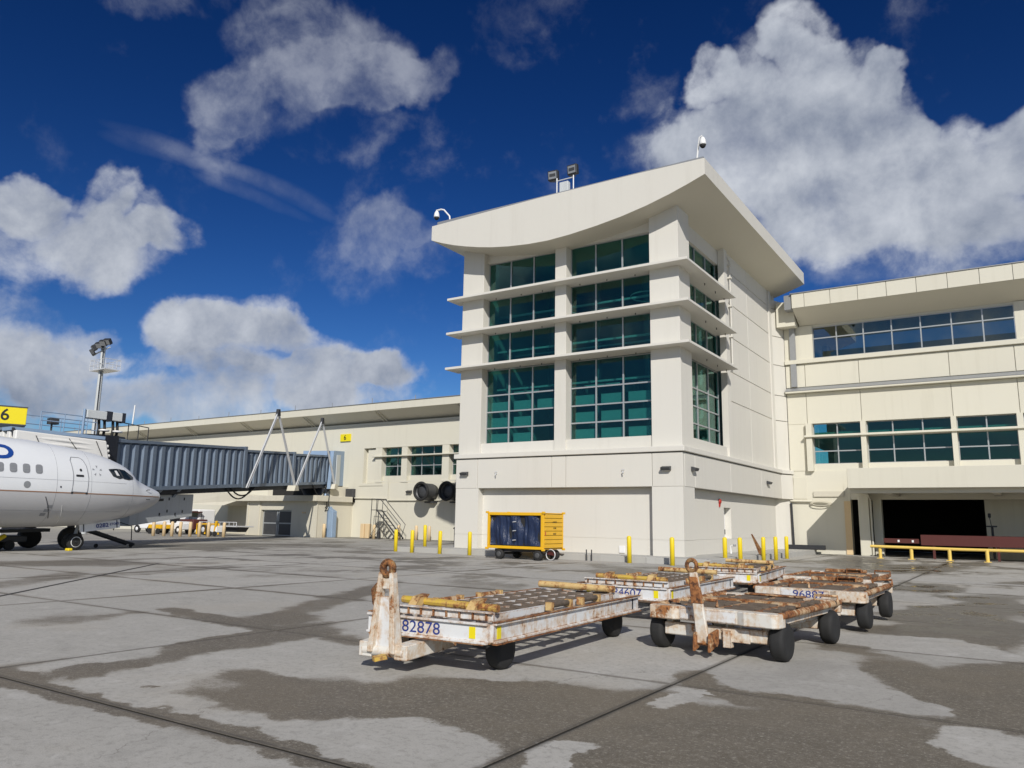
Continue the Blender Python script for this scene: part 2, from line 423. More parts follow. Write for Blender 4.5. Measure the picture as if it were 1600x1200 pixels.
def concrete(name, stains=True, base=(.35, .336, .303), hi=(.56, .545, .505)):
    m, t, b = newmat(name)
    p = pos(t); x, y, z = t.sep(p)
    cl = t.noise(p, .35, 6, .6); md = t.noise(p, 2.5, 8, .66); fi = t.noise(p, 38, 5, .7); ag = t.noise(p, 75, 3, .65); g2 = t.noise(p, 13, 6, .72); g3 = t.noise(p, 30, 3, .6)
    streak = t.noise(t.comb(x * 1.6, y * .5, 0.0), 1.0, 6, .6, .6)
    lightc = t.mix(t.math('MULTIPLY_ADD', md, .75, cl * .45 - .12, clamp=True), base + (1,), hi + (1,))
    lightc = t.mix(t.smooth(fi, .56, .78) * .35, lightc, (.27, .26, .24, 1))
    lightc = t.mix((1.0 - t.smooth(g2, .36, .52)) * .45, lightc, (.24, .23, .205, 1))
    lightc = t.mix(t.smooth(cl, .52, .66) * .35, lightc, (.44, .40, .33, 1))
    stn = t.noise(t.comb(x * .8, y * .8, 7.0), 1.0, 7, .7, 1.2)
    lightc = t.mix(E(t, t.node('ShaderNodeObjectInfo').outputs['Random']) * .30, lightc, (.27, .258, .23, 1))
    lightc = t.mix(t.smooth(stn, .50, .66) * .38, lightc, (.285, .275, .25, 1))
    lightc = t.mix(t.smooth(md, .56, .72) * .30, lightc, (.60, .59, .565, 1))
    vor = t.node('ShaderNodeTexVoronoi', {'Scale': .42, 'Randomness': 1.0}, feature='DISTANCE_TO_EDGE')
    t.put(vor.inputs['Vector'], t.vmath('ADD', p, t.vmath('SCALE', E(t, t.node('ShaderNodeTexNoise', {'Scale': 1.6, 'Detail': 6, 'Roughness': .6, 'Vector': p}).outputs['Color']), scale=.9)))
    crack = (1.0 - t.smooth(E(t, vor.outputs['Distance']), .0, .0045)) * t.smooth(t.noise(p, .45, 3, .5), .52, .60)
    lightc = t.mix(crack * .6, lightc, (.13, .12, .105, 1))
    col = lightc; rough = .82
    if stains:
        wn = t.node('ShaderNodeTexNoise', {'Scale': 1.2, 'Detail': 8, 'Roughness': .66}); t.l.new(p.s, wn.inputs['Vector'])
        wp = t.vmath('ADD', p, t.vmath('SCALE', t.vmath('SUBTRACT', E(t, wn.outputs['Color']), (.5, .5, .5)), scale=1.0))
        wx, wy, wz = t.sep(wp)
        F = None
        for (cx, cy, a, b_, c, d, st) in STAINS:
            dx = wx - cx; dy = wy - cy
            u = t.math('MULTIPLY_ADD', dx, a, dy * b_); v = t.math('MULTIPLY_ADD', dx, c, dy * d)
            q = t.math('MULTIPLY_ADD', u, u, v * v)
            k = t.math('MULTIPLY', t.math('SUBTRACT', 1.4, q, clamp=True), st)
            F = k if F is None else F + k
        # damp gathers along the joints
        jx = t.math('ABSOLUTE', t.math('SUBTRACT', t.math('FRACT', (x + 3.2) * (1 / 6.15) + .5), .5)) * 6.15
        jy = t.math('ABSOLUTE', t.math('SUBTRACT', t.math('FRACT', (y - 4.07) * (1 / 3.95) + .5), .5)) * 3.95
        jm = jx.min(jy) + (md - .5) * .05
        j = 1.0 - t.smooth(jm, .02, .30)
        damp = t.noise(p, .16, 3, .5)
        far = t.smooth(y, 9, 22)
        big = t.smooth(t.noise(t.comb(x * .35, y * .22, 3.0), 1.0, 7, .66), .45, .60) * far * .85
        d = t.math('MINIMUM', t.math('MAXIMUM', F, -1.2), 1.25) + j * (damp * .9 - .05) + big + (md - .5) * 1.0 + (cl - .5) * .5 + (g3 - .5) * .6 + (g2 - .5) * .8
        d = d + (fi - .5) * .35
        wet = t.smooth(d, .14, .80)
        darkc = t.mix(md, (.078, .064, .043, 1), (.180, .154, .113, 1))
        darkc = t.mix(t.smooth(g2, .50, .70) * .55, darkc, (.33, .30, .245, 1))
        darkc = t.mix(t.smooth(g3, .56, .70) * .65, darkc, (.42, .39, .33, 1))
        darkc = t.mix((1.0 - t.smooth(g3, .32, .45)) * .6, darkc, (.06, .054, .043, 1))
        darkc = t.mix(t.smooth(cl, .45, .62) * .5, darkc, (.17, .14, .095, 1))
        darkc = t.mix(far * .45, darkc, (.175, .168, .155, 1))
        col = t.mix(wet * .92, lightc, darkc)
        edge = t.smooth(d, .25, .40) - wet
        col = t.mix(edge.clamp() * .25, col, (.40, .37, .31, 1))
        puddle = t.smooth(d, .70, 1.15) * t.smooth(t.noise(p, .9, 4, .55), .45, .58)
        puddle = puddle * t.smooth(x, -14, -2) * far
        col = t.mix(puddle * .55, col, (.07, .066, .06, 1))
        t.put(b.inputs['Roughness'], (.84 - wet * (.17 + far * .14) - puddle * .60).max(.06))
    else:
        b.inputs['Roughness'].default_value = rough
    pits = t.smooth(ag, .56, .74)
    col = t.mix(pits * .45, col, (.12, .11, .095, 1))
    col = t.mix((1.0 - t.smooth(ag, .30, .44)) * .40, col, (.58, .56, .52, 1))
    if stains:
        seam = 1.0 - t.smooth(jm, .015, .075)
        col = t.mix(seam * (damp * .7 + .35).clamp(), col, (.075, .068, .058, 1))
    t.put(b.inputs['Base Color'], col)
    b.inputs['Specular IOR Level'].default_value = .35
    bump(t, b, fi * .6 + md * .4 - pits * .5, .45, .012)
    return m
M['apron'] = concrete('stained_apron_concrete')
M['ground'] = concrete('far_ground', False, (.30, .29, .265), (.37, .36, .33))
M['seam'] = plain('dark_joint_filler', (.05, .047, .042), .9, 0, .4, 20)
M['gutter'] = concrete('pale_gutter_concrete', False, (.38, .372, .35), (.46, .45, .43))

# ------------------------------------------------------------------ geometry helpers
ORG = {}
SHIFT = {'v': 0.0}      # metres east-west for the vehicle being built
class MB:
    def __init__(s): s.v, s.f, s.sm = [], [], []
    def add(s, vs, fs, smooth=False):
        o = len(s.v); s.v += [Vector(p) for p in vs]
        s.f += [tuple(i + o for i in f) for f in fs]; s.sm += [smooth] * len(fs); return s
    def hexa(s, p):   # 8 points: bottom 4 ccw, top 4 ccw
        return s.add(p, [(3, 2, 1, 0), (4, 5, 6, 7), (0, 1, 5, 4), (1, 2, 6, 5), (2, 3, 7, 6), (3, 0, 4, 7)])
    def box(s, x0, x1, y0, y1, z0, z1):
        return s.hexa([(x0, y0, z0), (x1, y0, z0), (x1, y1, z0), (x0, y1, z0), (x0, y0, z1), (x1, y0, z1), (x1, y1, z1), (x0, y1, z1)])
    def beam(s, a, b, wd, h, up=(0, 0, 1)):
        a, b = Vector(a), Vector(b); d = (b - a).normalized(); up = Vector(up)
        r = d.cross(up)
        if r.length < 1e-4: r = d.cross(Vector((1, 0, 0)))
        r.normalize(); u = r.cross(d)
        r *= wd / 2; u *= h / 2
        return s.hexa([a - r - u, a + r - u, b + r - u, b - r - u, a - r + u, a + r + u, b + r + u, b - r + u])
    def tube(s, pts, r, n=10, caps=True, smooth=True):
        pts = [Vector(p) for p in pts]; rs = r if isinstance(r, (list, tuple)) else [r] * len(pts)
        rings = []; prev = None
        for i, p in enumerate(pts):
            d = (pts[min(i + 1, len(pts) - 1)] - pts[max(i - 1, 0)]).normalized()
            if prev is None:
                u = d.cross(Vector((0, 0, 1)))
                if u.length < 1e-3: u = d.cross(Vector((1, 0, 0)))
            else: u = prev - d * prev.dot(d)
            u.normalize(); prev = u; v = d.cross(u)
            rings.append([p + (u * math.cos(2 * math.pi * k / n) + v * math.sin(2 * math.pi * k / n)) * rs[i] for k in range(n)])
        vs = [q for rg in rings for q in rg]; fs = []
        for i in range(len(pts) - 1):
            for k in range(n):
                fs.append((i * n + k, i * n + (k + 1) % n, (i + 1) * n + (k + 1) % n, (i + 1) * n + k))
        s.add(vs, fs, smooth)
        if caps:
            s.add(rings[0], [tuple(reversed(range(n)))]); s.add(rings[-1], [tuple(range(n))])
        return s
    def lathe(s, c, axis, prof, n=20, smooth=True):
        c = Vector(c); ax = Vector(axis).normalized()
        u = ax.cross(Vector((0, 0, 1)))
        if u.length < 1e-3: u = Vector((1, 0, 0))
        u.normalize(); v = ax.cross(u)
        vs = []
        for (a, r) in prof:
            for k in range(n):
                th = 2 * math.pi * k / n
                vs.append(c + ax * a + (u * math.cos(th) + v * math.sin(th)) * r)
        fs = []
        for i in range(len(prof) - 1):
            for k in range(n):
                fs.append((i * n + k, i * n + (k + 1) % n, (i + 1) * n + (k + 1) % n, (i + 1) * n + k))
        fs.append(tuple(reversed(range(n)))); fs.append(tuple(range((len(prof) - 1) * n, len(prof) * n)))
        o = len(s.v); s.v += vs; s.f += [tuple(i + o for i in f) for f in fs]; s.sm += [smooth] * (len(fs) - 2) + [False, False]
        return s
    def prism(s, poly, off):   # poly: list of 3d points, extruded by vector off
        n = len(poly); a = [Vector(p) for p in poly]; off = Vector(off); b_ = [p + off for p in a]
        return s.add(a + b_, [tuple(reversed(range(n))), tuple(range(n, 2 * n))] + [(k, (k + 1) % n, (k + 1) % n + n, k + n) for k in range(n)])
    def mesh(s, name, org=(0, 0, 0), bevel=0.0):
        me = bpy.data.meshes.new(name); o = Vector(org)
        me.from_pydata([tuple(p - o) for p in s.v], [], s.f)
        me.polygons.foreach_set('use_smooth', s.sm)
        bm = bmesh.new(); bm.from_mesh(me); bmesh.ops.recalc_face_normals(bm, faces=bm.faces)
        if bevel: bmesh.ops.bevel(bm, geom=[e for e in bm.edges if len(e.link_faces) == 2 and e.calc_face_angle(0) > .6], offset=bevel, segments=1, affect='EDGES', clamp_overlap=True)
        bm.to_mesh(me); bm.free(); me.update()
        return me
    def build(s, name, mat, parent=None, bevel=0.0, **tags):
        org = ORG.get(parent.name, (0, 0, 0)) if parent else (0, 0, 0)
        me = s.mesh(name, org, bevel); me.materials.append(mat)
        o = bpy.data.objects.new(name, me); COL.objects.link(o)
        if parent: o.parent = parent; ORG[o.name] = org
        for k, v in tags.items(): o[k] = v
        return o
def box(*a): return MB().box(*a)
def thing(name, label, cat, loc=(0, 0, 0), group=None, yaw=0.0, local=False):
    o = bpy.data.objects.new(name, None); COL.objects.link(o)
    o.location = (loc[0] + SHIFT['v'], loc[1], loc[2]); o.rotation_euler = (0, 0, yaw); o.empty_display_size = .3
    o['label'] = label; o['category'] = cat
    if group: o['group'] = group
    ORG[o.name] = (0, 0, 0) if local else tuple(loc)
    return o
def solo(o, label, cat, group=None):
    o['label'] = label; o['category'] = cat
    if group: o['group'] = group
    return o
def struct(mb, name, mat, parent=None):
    o = mb.build(name, mat, parent); o['kind'] = 'structure'; return o
def text(s, size, mat, parent, mtx, name='lettering', extrude=.0015, sub=0, fmap=None, sx=1.0, bold=False, heavy=1.0):
    cu = bpy.data.curves.new(name, 'FONT'); cu.body = s; cu.size = size; cu.extrude = extrude if not fmap else 0
    cu.align_x = 'CENTER'; cu.align_y = 'CENTER'; cu.resolution_u = 4
    if bold: cu.offset = size * .016 * heavy
    ob = bpy.data.objects.new(name, cu); COL.objects.link(ob)
    me = bpy.data.meshes.new_from_object(ob.evaluated_get(bpy.context.evaluated_depsgraph_get()))
    bpy.data.objects.remove(ob); bpy.data.curves.remove(cu)
    me.name = name
    if fmap:
        bm = bmesh.new(); bm.from_mesh(me)
        bmesh.ops.triangulate(bm, faces=bm.faces[:])
        for _ in range(sub): bmesh.ops.subdivide_edges(bm, edges=[e for e in bm.edges if e.calc_length() > size * .12], cuts=1, use_grid_fill=True); bmesh.ops.triangulate(bm, faces=bm.faces[:])
        mxx = max(v_.co.x for v_ in bm.verts)
        for v_ in bm.verts: v_.co.x -= mxx
        og_ = Vector(ORG.get(parent.name, (0, 0, 0)))
        for v_ in bm.verts: v_.co = fmap(v_.co.x * sx, v_.co.y) - og_
        bm.to_mesh(me); bm.free()
    else:
        for v_ in me.vertices: v_.co.x *= sx
        me.transform(mtx)
        if parent:
            me.transform(Matrix.Translation(-Vector(ORG.get(parent.name, (0, 0, 0)))))
    me.materials.clear(); me.materials.append(mat)
    o = bpy.data.objects.new(name, me); COL.objects.link(o)
    if parent: o.parent = parent; ORG[o.name] = ORG.get(parent.name, (0, 0, 0))
    return o
def facing(loc, xdir, ydir):     # text matrix: x along xdir, y along ydir
    x = Vector(xdir).normalized(); y = Vector(ydir).normalized(); z = x.cross(y)
    mt = Matrix((x, y, z)).transposed().to_4x4(); mt.translation = Vector(loc); return mt
# ================================================================== GROUND
g = MB().add([(-2500, -2500, -.03), (2500, -2500, -.03), (2500, 2500, -.03), (-2500, 2500, -.03)], [(0, 1, 2, 3)])
struct(g, 'ground', M['ground'])
X0, DX, Y0, DY = -3.2, 6.15, 4.07, 3.95
apron = struct(box(X0 - 8 * DX, X0 + 4 * DX, Y0 - 3 * DY, Y0 + 11 * DY, -.028, -.016), 'apron', M['seam'])
slab_me = box(.017, DX - .017, .017, DY - .017, -.014, 0).mesh('slab', bevel=.006)
slab_me.materials.append(M['apron'])
for i in range(-8, 4):
    for j in range(-3, 11):
        x, y = X0 + i * DX, Y0 + j * DY
        if -24.0 < x < -17 and 33 < y < 49: continue
        o = bpy.data.objects.new('slab', slab_me); COL.objects.link(o); o.parent = apron
        o.location = (x, y, random.uniform(-.002, .002))
# tar sealed seam running diagonally across the slabs, and a drain strip near the wing
struct(MB().beam((-25.0, 16.1, .0035), (-15.9, 6.35, .0035), .10, .006), 'tar_seam', M['seam'])
dr = struct(box(-3.0, 12, 28.1, 28.55, .001, .005), 'drain_strip', M['gutter'])
# pavement round the tower
pv = struct(box(-26.9, -10.6, 30.62, 50.0, -.05, .25), 'pavement', M['conc'])
kerb_me = None
def kerb_run(p0, p1, seg, depth_dir):
    p0, p1 = Vector(p0), Vector(p1); L = (p1 - p0).length; d = (p1 - p0) / L; n = int(L / seg)
    for k in range(n):
        a = p0 + d * (k * L / n + .008); b = p0 + d * ((k + 1) * L / n - .008)
        mb = MB().prism([a, b, b + Vector(depth_dir) * .18, a + Vector(depth_dir) * .18], (0, 0, .305))
        mb.build('kerb_stone', M['conc'], pv, .012)
kerb_run((-26.95, 30.56, -.05), (-10.55, 30.56, -.05), 2.35, (0, 1, 0))
kerb_run((-10.54, 30.58, -.05), (-10.54, 46.0, -.05), 2.2, (-1, 0, 0))
struct(box(-27.5, -9.4, 28.75, 30.55, .002, .007), 'gutter_strip', M['gutter'])
struct(box(-9.6, 14, 40.5, 60, .003, .009), 'dock_floor', M['apron'])

# ================================================================== TERMINAL TOWER
tw = thing('terminal_tower', 'tall cream square tower with curved overhanging roof and three sun-shade fins', 'tower', (-18.5, 40, 0))
P = dict(parent=tw)
YP, XP, YT, XT = 32.31, -12.25, 32.73, -12.41
XL = -24.62
# --- podium
pod = MB()
pod.box(XL + .4, XP - .42, YP + .41, 50.1, .2, .92).box(XL + .4, XP - .42, YP + .425, 50.1, .92, .945)
# recessed walls built round the door opening on the right face
pod.box(XL + .4, XP - .80, YP + .412, 50.1, .945, 3.30)
pod.box(XP - .81, XP - .41, YP + .42, 39.0, .94, 3.30).box(XP - .81, XP - .41, 40.15, 50.09, .94, 3.30).box(XP - .81, XP - .412, 38.99, 40.16, 2.50, 3.30)
pod.build('podium_wall', M['wall'], tw)
box(XP - .78, XP - .74, 39.02, 40.13, .26, 2.49).build('door', M['white'], tw)
dh = [o for o in tw.children if o.name.startswith('door')][0]
MB().beam((XP - .70, 39.95, 1.15), (XP - .70, 39.95, 1.40), .05, .04).build('handle', M['dark'], dh)
for zz in (1.0, 1.55, 2.1): box(XP - .738, XP - .72, 39.03, 39.08, zz, zz + .1).build('hinge', M['dark'], dh)
for (x0, x1, y0, y1) in ((XL, -23.18, YP, YP + 1.4), (-13.70, XP, YP, 33.72)):
    pr = MB()
    pr.box(x0, x1, y0, y1, .2, .915).box(x0 + .015, x1 - .015, y0 + .015, y1, .914, .945).box(x0, x1, y0, y1, .944, 3.28)
    pr.build('corner_pier', M['wall'], tw)
# --- band of panels above the podium
box(XL + .03, XP - .03, YP + .03, 50.08, 3.27, 4.79).build('band_backing', M['seam'], tw)
def panel(x0, x1, y0, y1, z0, z1, mat=M['wall'], name='wall_panel', par=tw, bev=.012):
    return box(x0, x1, y0, y1, z0, z1).build(name, mat, par, bev)
xs = [XL - .02, -23.26, -18.86, -18.08, -13.68, XP + .02]
for a, b in zip(xs[:-1], xs[1:]): panel(a + .012, b - .012, YP - .02, YP + .2, 3.26, 4.75)
ys = [YP + .2, 33.8, 38.95, 44.5, 48.9]
for k, (a, b) in enumerate(zip(ys[:-1], ys[1:])): panel(XP - .2, XP + .02, a + (.003 if k == 0 else .012), b - .012, 3.26, 4.75)
MB().prism([(XP + .02, 48.92, 3.26), (-11.84, 50.09, 3.26), (-12.4, 50.09, 3.26), (-12.5, 48.92, 3.26)], (0, 0, 1.49)).build('wall_panel', M['wall'], tw, .01)
MB().prism([(XP - .41, 48.9, .2), (-11.98, 50.09, .2), (-12.8, 50.09, .2), (-12.9, 48.9, .2)], (0, 0, 3.06)).build('podium_wall', M['wall'], tw)
MB().prism([(XP + .12, 48.92, 4.795), (-11.75, 50.085, 4.795), (-12.8, 50.085, 4.795), (-12.9, 48.92, 4.795)], (0, 0, .237)).build('ledge', M['wall'], tw, .015)
led = MB().box(XL - .12, XP + .12, YP - .12, YP + .6, 4.79, 5.03).box(XP - .6, XP + .12, YP + .6, 48.93, 4.79, 5.03)
led.box(XL - .12, XP - .6, YP + .6, 50.08, 4.80, 5.0)
led.build('ledge', M['wall'], tw, .02)
# --- shaft piers
ZT = 16.7
for bb_ in ((-24.84, -23.45, YT, 34.2, 5.0, 16.35), (-18.99, -18.35, YT, 33.45, 5.0, 15.75), (-13.85, XT, YT, 34.2, 5.0, ZT)): box(*bb_).build('shaft_pier', M['wall'], tw, .01)
lw = MB()
lw.box(-24.83, -24.5, 34.19, 50.08, 5.0, 16.3)          # left flank
lw.box(-24.5, -12.5, 49.7, 50.08, 5.0, 16.4)            # rear
lw.box(-12.75, XT, 39.5, 40.02, 5.0, 16.5)              # pier beyond the side windows
lw.box(-12.9, -12.55, 40.02, 50.2, 5.0, 16.6).box(-12.9, -11.7, 50.2, 50.6, 0, 15.4)          # flank wall behind the panels
lw.box(-12.75, -12.43, 48.42, 48.93, 5.0, 16.5)         # pilaster
lw.build('shaft_wall', M['wall'], tw)
zz = [5.03, 8.12, 9.73, 11.68, 13.55, 15.38, 16.55]
for (a, b) in ((40.05, 43.83), (43.86, 48.40)):
    for z0, z1 in zip(zz[:-1], zz[1:]):
        panel(-12.60, -12.50, a, b, z0 + .018, min(z1 - .018, 15.9 if b > 52 else 99))
for z0, z1 in zip(zz[:-1], zz[1:]):
    MB().prism([(-12.50, 48.96, z0 + .018), (-11.99, 50.09, z0 + .018), (-12.6, 50.09, z0 + .018), (-12.7, 48.96, z0 + .018)], (0, 0, min(z1, 15.95) - z0 - .036)).build('wall_panel', M['wall'], tw, .01)
# --- window bays (front): sills, headers, frames, panes, blinds
YW = 33.24
rows = [(5.60, 9.56, [6.43, 7.29, 8.18]), (9.75, 11.53, []), (11.68, 13.45, []), (13.60, 15.50, [])]
bays = [(-23.45, -18.99, [-22.02, -20.58]), (-18.35, -13.85, [-16.93, -15.48])]
fr_t = .035
def window(x0, x1, z0, z1, vx, hz, y, par, gmat, axis='x', nm='window', out=-1, fmat=None, dep=.09):
    """frame + one pane object per light; axis 'x' faces -y at depth y, axis 'y' faces +x at depth y"""
    fmat = fmat or M['alu']
    def bx(mb, a0, a1, d0, d1, c0, c1):
        if axis == 'x': mb.box(a0, a1, y + d0, y + d1, c0, c1)
        else: mb.box(y - d1, y - d0, a0, a1, c0, c1)
    f = MB(); e = .04
    bx(f, x0, x0 + e, 0, dep, z0, z1); bx(f, x1 - e, x1, 0, dep, z0, z1)
    bx(f, x0 + e, x1 - e, 0, dep, z0, z0 + e); bx(f, x0 + e, x1 - e, 0, dep, z1 - e, z1)
    for v_ in vx: bx(f, v_ - fr_t, v_ + fr_t, -.012, dep - .01, z0 + e, z1 - e)
    xsx = [x0 + e] + list(vx) + [x1 - e]
    for h in hz:
        for k in range(len(xsx) - 1):
            a = xsx[k] + (fr_t if k else 0); b = xsx[k + 1] - (fr_t if k < len(xsx) - 2 else 0)
            bx(f, a, b, 0, dep - .01, h - fr_t, h + fr_t)
    fo = f.build(nm, fmat, par)
    zs = [z0 + e] + list(hz) + [z1 - e]
    for k in range(len(xsx) - 1):
        for q in range(len(zs) - 1):
            pm = MB(); bx(pm, xsx[k] + .01, xsx[k + 1] - .01, dep - .05, dep - .035, zs[q] + .01, zs[q + 1] - .01)
            pm.build('pane', gmat, fo)
    return fo
for bi, (x0, x1, mv) in enumerate(bays):
    box(x0 + .002, x1 - .002, YT + .09, YW + .2, 5.0, 5.60).build('window_sill', M['wall'], tw)
    box(x0 + .002, x1 - .002, YT + .36, YW + .2, 15.50, 16.5).build('window_header', M['wall'], tw)
    for ri, (z0, z1, hz) in enumerate(rows):
        wo = window(x0 + .002, x1 - .002, z0 + .002, z1 - .002, mv, hz, YW, tw, M['glass'])
        if ri == 0:
            xx = [x0] + mv + [x1]; zl = [z0] + hz
            for k in range(3):
                for q in range(3):
                    top = .60 if q < 2 else .56
                    if bi == 0 and k == 2 and q < 2: continue
                    h = ((zl + [z1])[q + 1] - zl[q])
                    box(xx[k] + .12, xx[k + 1] - .10, YW + .30, YW + .33, zl[q] + .06, zl[q] + .06 + h * top).build('shadow_gap_blind', M['blind'], tw)  # blind stops short; the gap above stands in for the mullion shadow
# side windows
XWN = -12.90
box(-13.2, XT - .12, 34.19, 39.5, 5.0, 5.60).build('window_sill', M['wall'], tw)
box(-13.2, XT - .35, 34.19, 39.5, 15.50, 16.6).build('window_header', M['wall'], tw)
for z0, z1, hz in rows:
    window(34.21, 39.49, z0 + .002, z1 - .002, [34.65, 36.25, 37.86], hz, XWN, tw, M['glass'], axis='y')
# --- sun-shade fins, L-shaped round the corner
for zf in (13.57, 11.65, 9.72):
    fp = [(-25.44, 32.08), (-11.755, 32.08), (-11.755, 39.28), (XWN - .02, 39.28), (XWN - .02, YW + .05), (-25.44, YW + .05)]
    fin = MB().prism([(x, y, zf - .13) for x, y in fp], (0, 0, .13)).build('sun_shade_fin', M['wall'], tw, .012)
    for xx in (-22.8, -21.2, -19.9, -17.7, -16.2, -14.7): MB().tube([(xx, YW - .25, zf - .131), (xx, YW - .25, zf - .20)], .022, 6).build('bracket_bolt', M['dark'], fin)
    for yy in (36.0, 37.6, 39.0): MB().tube([(-12.3, yy, zf - .131), (-12.3, yy, zf - .23)], .022, 6).build('bracket_bolt', M['dark'], fin)
# --- curved roof, one profile run back over the whole tower
prof = [(-26.17, 16.86), (-25.45, 16.58), (-24.65, 16.31), (-23.86, 16.09), (-22.97, 15.88), (-22.1, 15.71), (-21.02, 15.56), (-19.85, 15.46), (-18.7, 15.43), (-17.45, 15.50), (-16.05, 15.65), (-14.7, 15.85), (-13.4, 16.12), (-12.3, 16.42), (-11.4, 16.71), (-10.6, 17.0)]
rp = [(x, 31.45, z) for x, z in prof] + [(-10.6, 31.45, 17.76), (-14, 31.45, 17.80), (-19, 31.45, 17.80), (-26.17, 31.45, 17.68)]
rb = MB(); n = len(rp); off = Vector((0, 18.8, 0))
a = [Vector(p) for p in rp]; b = [p + off for p in a]
k0 = len(prof)
rb.add(a + b, [tuple(range(n)), tuple(reversed(range(n, 2 * n)))] + [(i, (i + 1) % n, (i + 1) % n + n, i + n) for i in range(k0 - 1, n)])
rf = rb.build('roof', M['wall'], tw)
sf = MB()
sv = []
for x, z in prof: sv += [(x + .02 if x < -20 else x - .02, 31.47, z), (x + .02 if x < -20 else x - .02, 50.24, z)]
sf.add([(x, 31.45, z) for x, z in prof] + [(x, 50.25, z) for x, z in prof], [(k, k + 1, k + 1 + len(prof), k + len(prof)) for k in range(len(prof) - 1)], True)
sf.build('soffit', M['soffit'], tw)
cp = MB().box(-25.85, -10.68, 31.52, 31.70, 17.66, 17.88).box(-10.86, -10.67, 31.70, 50.2, 17.66, 17.87)
cp.build('coping', M['grey'], tw)
# --- interior: floors, dividing wall, ring lamps
inn = MB().box(-24.45, -12.95, 33.8, 49.6, 4.9, 5.02).box(-24.45, -12.95, 42.0, 42.2, 5.02, 15.9)
inn.build('hall_interior', M['inwall'], tw)
box(-24.4, -13.0, 33.9, 41.9, 5.03, 5.06).build('hall_floor', M['floor_in'], tw)
for (x, y, z, r) in ((-17.3, 35.4, 12.45, .95), (-14.9, 35.2, 12.95, .95), (-19.9, 35.6, 12.65, .85)):
    MB().tube([(x + r * math.cos(q * math.pi / 16), y + r * math.sin(q * math.pi / 16), z) for q in range(33)], .035, 6, False).build('ring_lamp', M['ringlamp'], tw)
for z in (8.75, 10.9, 12.9, 14.6):
    box(-24.3, -13.1, 35.0, 35.12, z, z + .10).build('hall_beam', M['ringlamp'], tw)
    box(-24.3, -13.1, 37.2, 37.3, z + .25, z + .33).build('hall_beam', M['ringlamp'], tw)
for x, y in ((-22.0, 36.2), (-20.3, 36.8), (-17.0, 36.1), (-15.2, 37.0)): box(x, x + .8, y, y + .5, 8.3, 9.0).build('hall_kiosk', M['inwall'], tw)
for x in (-22.5, -19.5, -16.5): MB().tube([(x, 38.5, 5.06), (x, 38.5, 15.5)], .18, 12).build('hall_column', M['inwall'], tw)
# --- rainwater pipe on the right flank
dp = MB().tube([(-12.38, 40.35, 9.9), (-12.38, 40.35, 15.9), (-12.5, 40.1, 16.2)], .042, 10)
pipe = dp.build('downpipe', M['wall'], tw)
for z in (10.0, 11.6, 13.3, 14.9, 15.6): box(-12.5, -12.29, 40.24, 40.46, z, z + .09).build('pipe_clamp', M['wall'], pipe)
# window-washing hose bibs on the band
for x, z in ((-22.05, 3.98), (-15.05, 3.95)):
    hb = MB().tube([(x, YP - .02, z), (x, YP - .16, z), (x + .05, YP - .2, z - .1)], .028, 8).tube([(x - .07, YP - .1, z + .09), (x + .07, YP - .1, z + .09)], .018, 6)
    solo(hb.build('hose_tap', M['steel']), 'small hose tap on the tower band ' + ('near the left pier' if x < -20 else 'near the right corner pier'), 'tap', 'hose taps on the tower band')
# ================================================================== WALL LIGHTS
def wall_light(loc, face, label, sc=1.0):
    t = thing('wall_light', label, 'wall light', loc, 'downlights on the walls', yaw={'y': 0, 'x': R(90)}[face], local=True)
    w2, h, d = .215 * sc, .19 * sc, .23 * sc
    MB().hexa([(-w2, -d * .75, -h / 2), (w2, -d * .75, -h / 2), (w2, 0, -h / 2), (-w2, 0, -h / 2), (-w2, -d, h * .15), (w2, -d, h * .15), (w2, 0, h / 2), (-w2, 0, h / 2)]).build('housing', M['lampgrey'], t, .008)
    box(-w2 * .8, w2 * .8, -d * .6, -.03, -h / 2 - .012, -h / 2 - .002).build('lens', M['white'], t)
    box(-w2 * .7, w2 * .7, 0, .03, -h * .4, h * .4).build('back_plate', M['dark'], t)
wall_light((-12.98, YP - .045, 4.05), 'y', 'dark wall light on the front corner pier of the tower')
wall_light((-24.02, YP - .045, 4.02), 'y', 'dark wall light on the left pier of the tower')
wall_light((XP + .045, 33.45, 4.08), 'x', 'dark wall light just round the corner on the tower flank')
wall_light((XP + .045, 45.7, 4.08), 'x', 'dark wall light far along the tower flank')
wall_light((-43.0, 50.05, 3.92), 'y', 'grey wall light above the mobile ladder on the concourse', 1.2)
wall_light((-57.0, 50.05, 7.35), 'y', 'grey wall light above the boarding bridge on the concourse wall', 1.2)
# fire bell
fb = thing('alarm_bell', 'red fire bell high on the flank beside the door', 'bell', (XP - .41, 38.29, 2.72))
MB().lathe((XP - .41, 38.29, 2.78), (1, 0, 0), [(0, .06), (.03, .13), (.07, .13), (.11, .07)], 16).build('gong', M['red'], fb)
MB().hexa([(XP - .41, 38.25, 2.50), (XP - .36, 38.27, 2.50), (XP - .36, 38.31, 2.50), (XP - .41, 38.33, 2.50), (XP - .41, 38.2, 2.70), (XP - .34, 38.22, 2.70), (XP - .34, 38.36, 2.70), (XP - .41, 38.38, 2.70)]).build('shield', M['red'], fb)

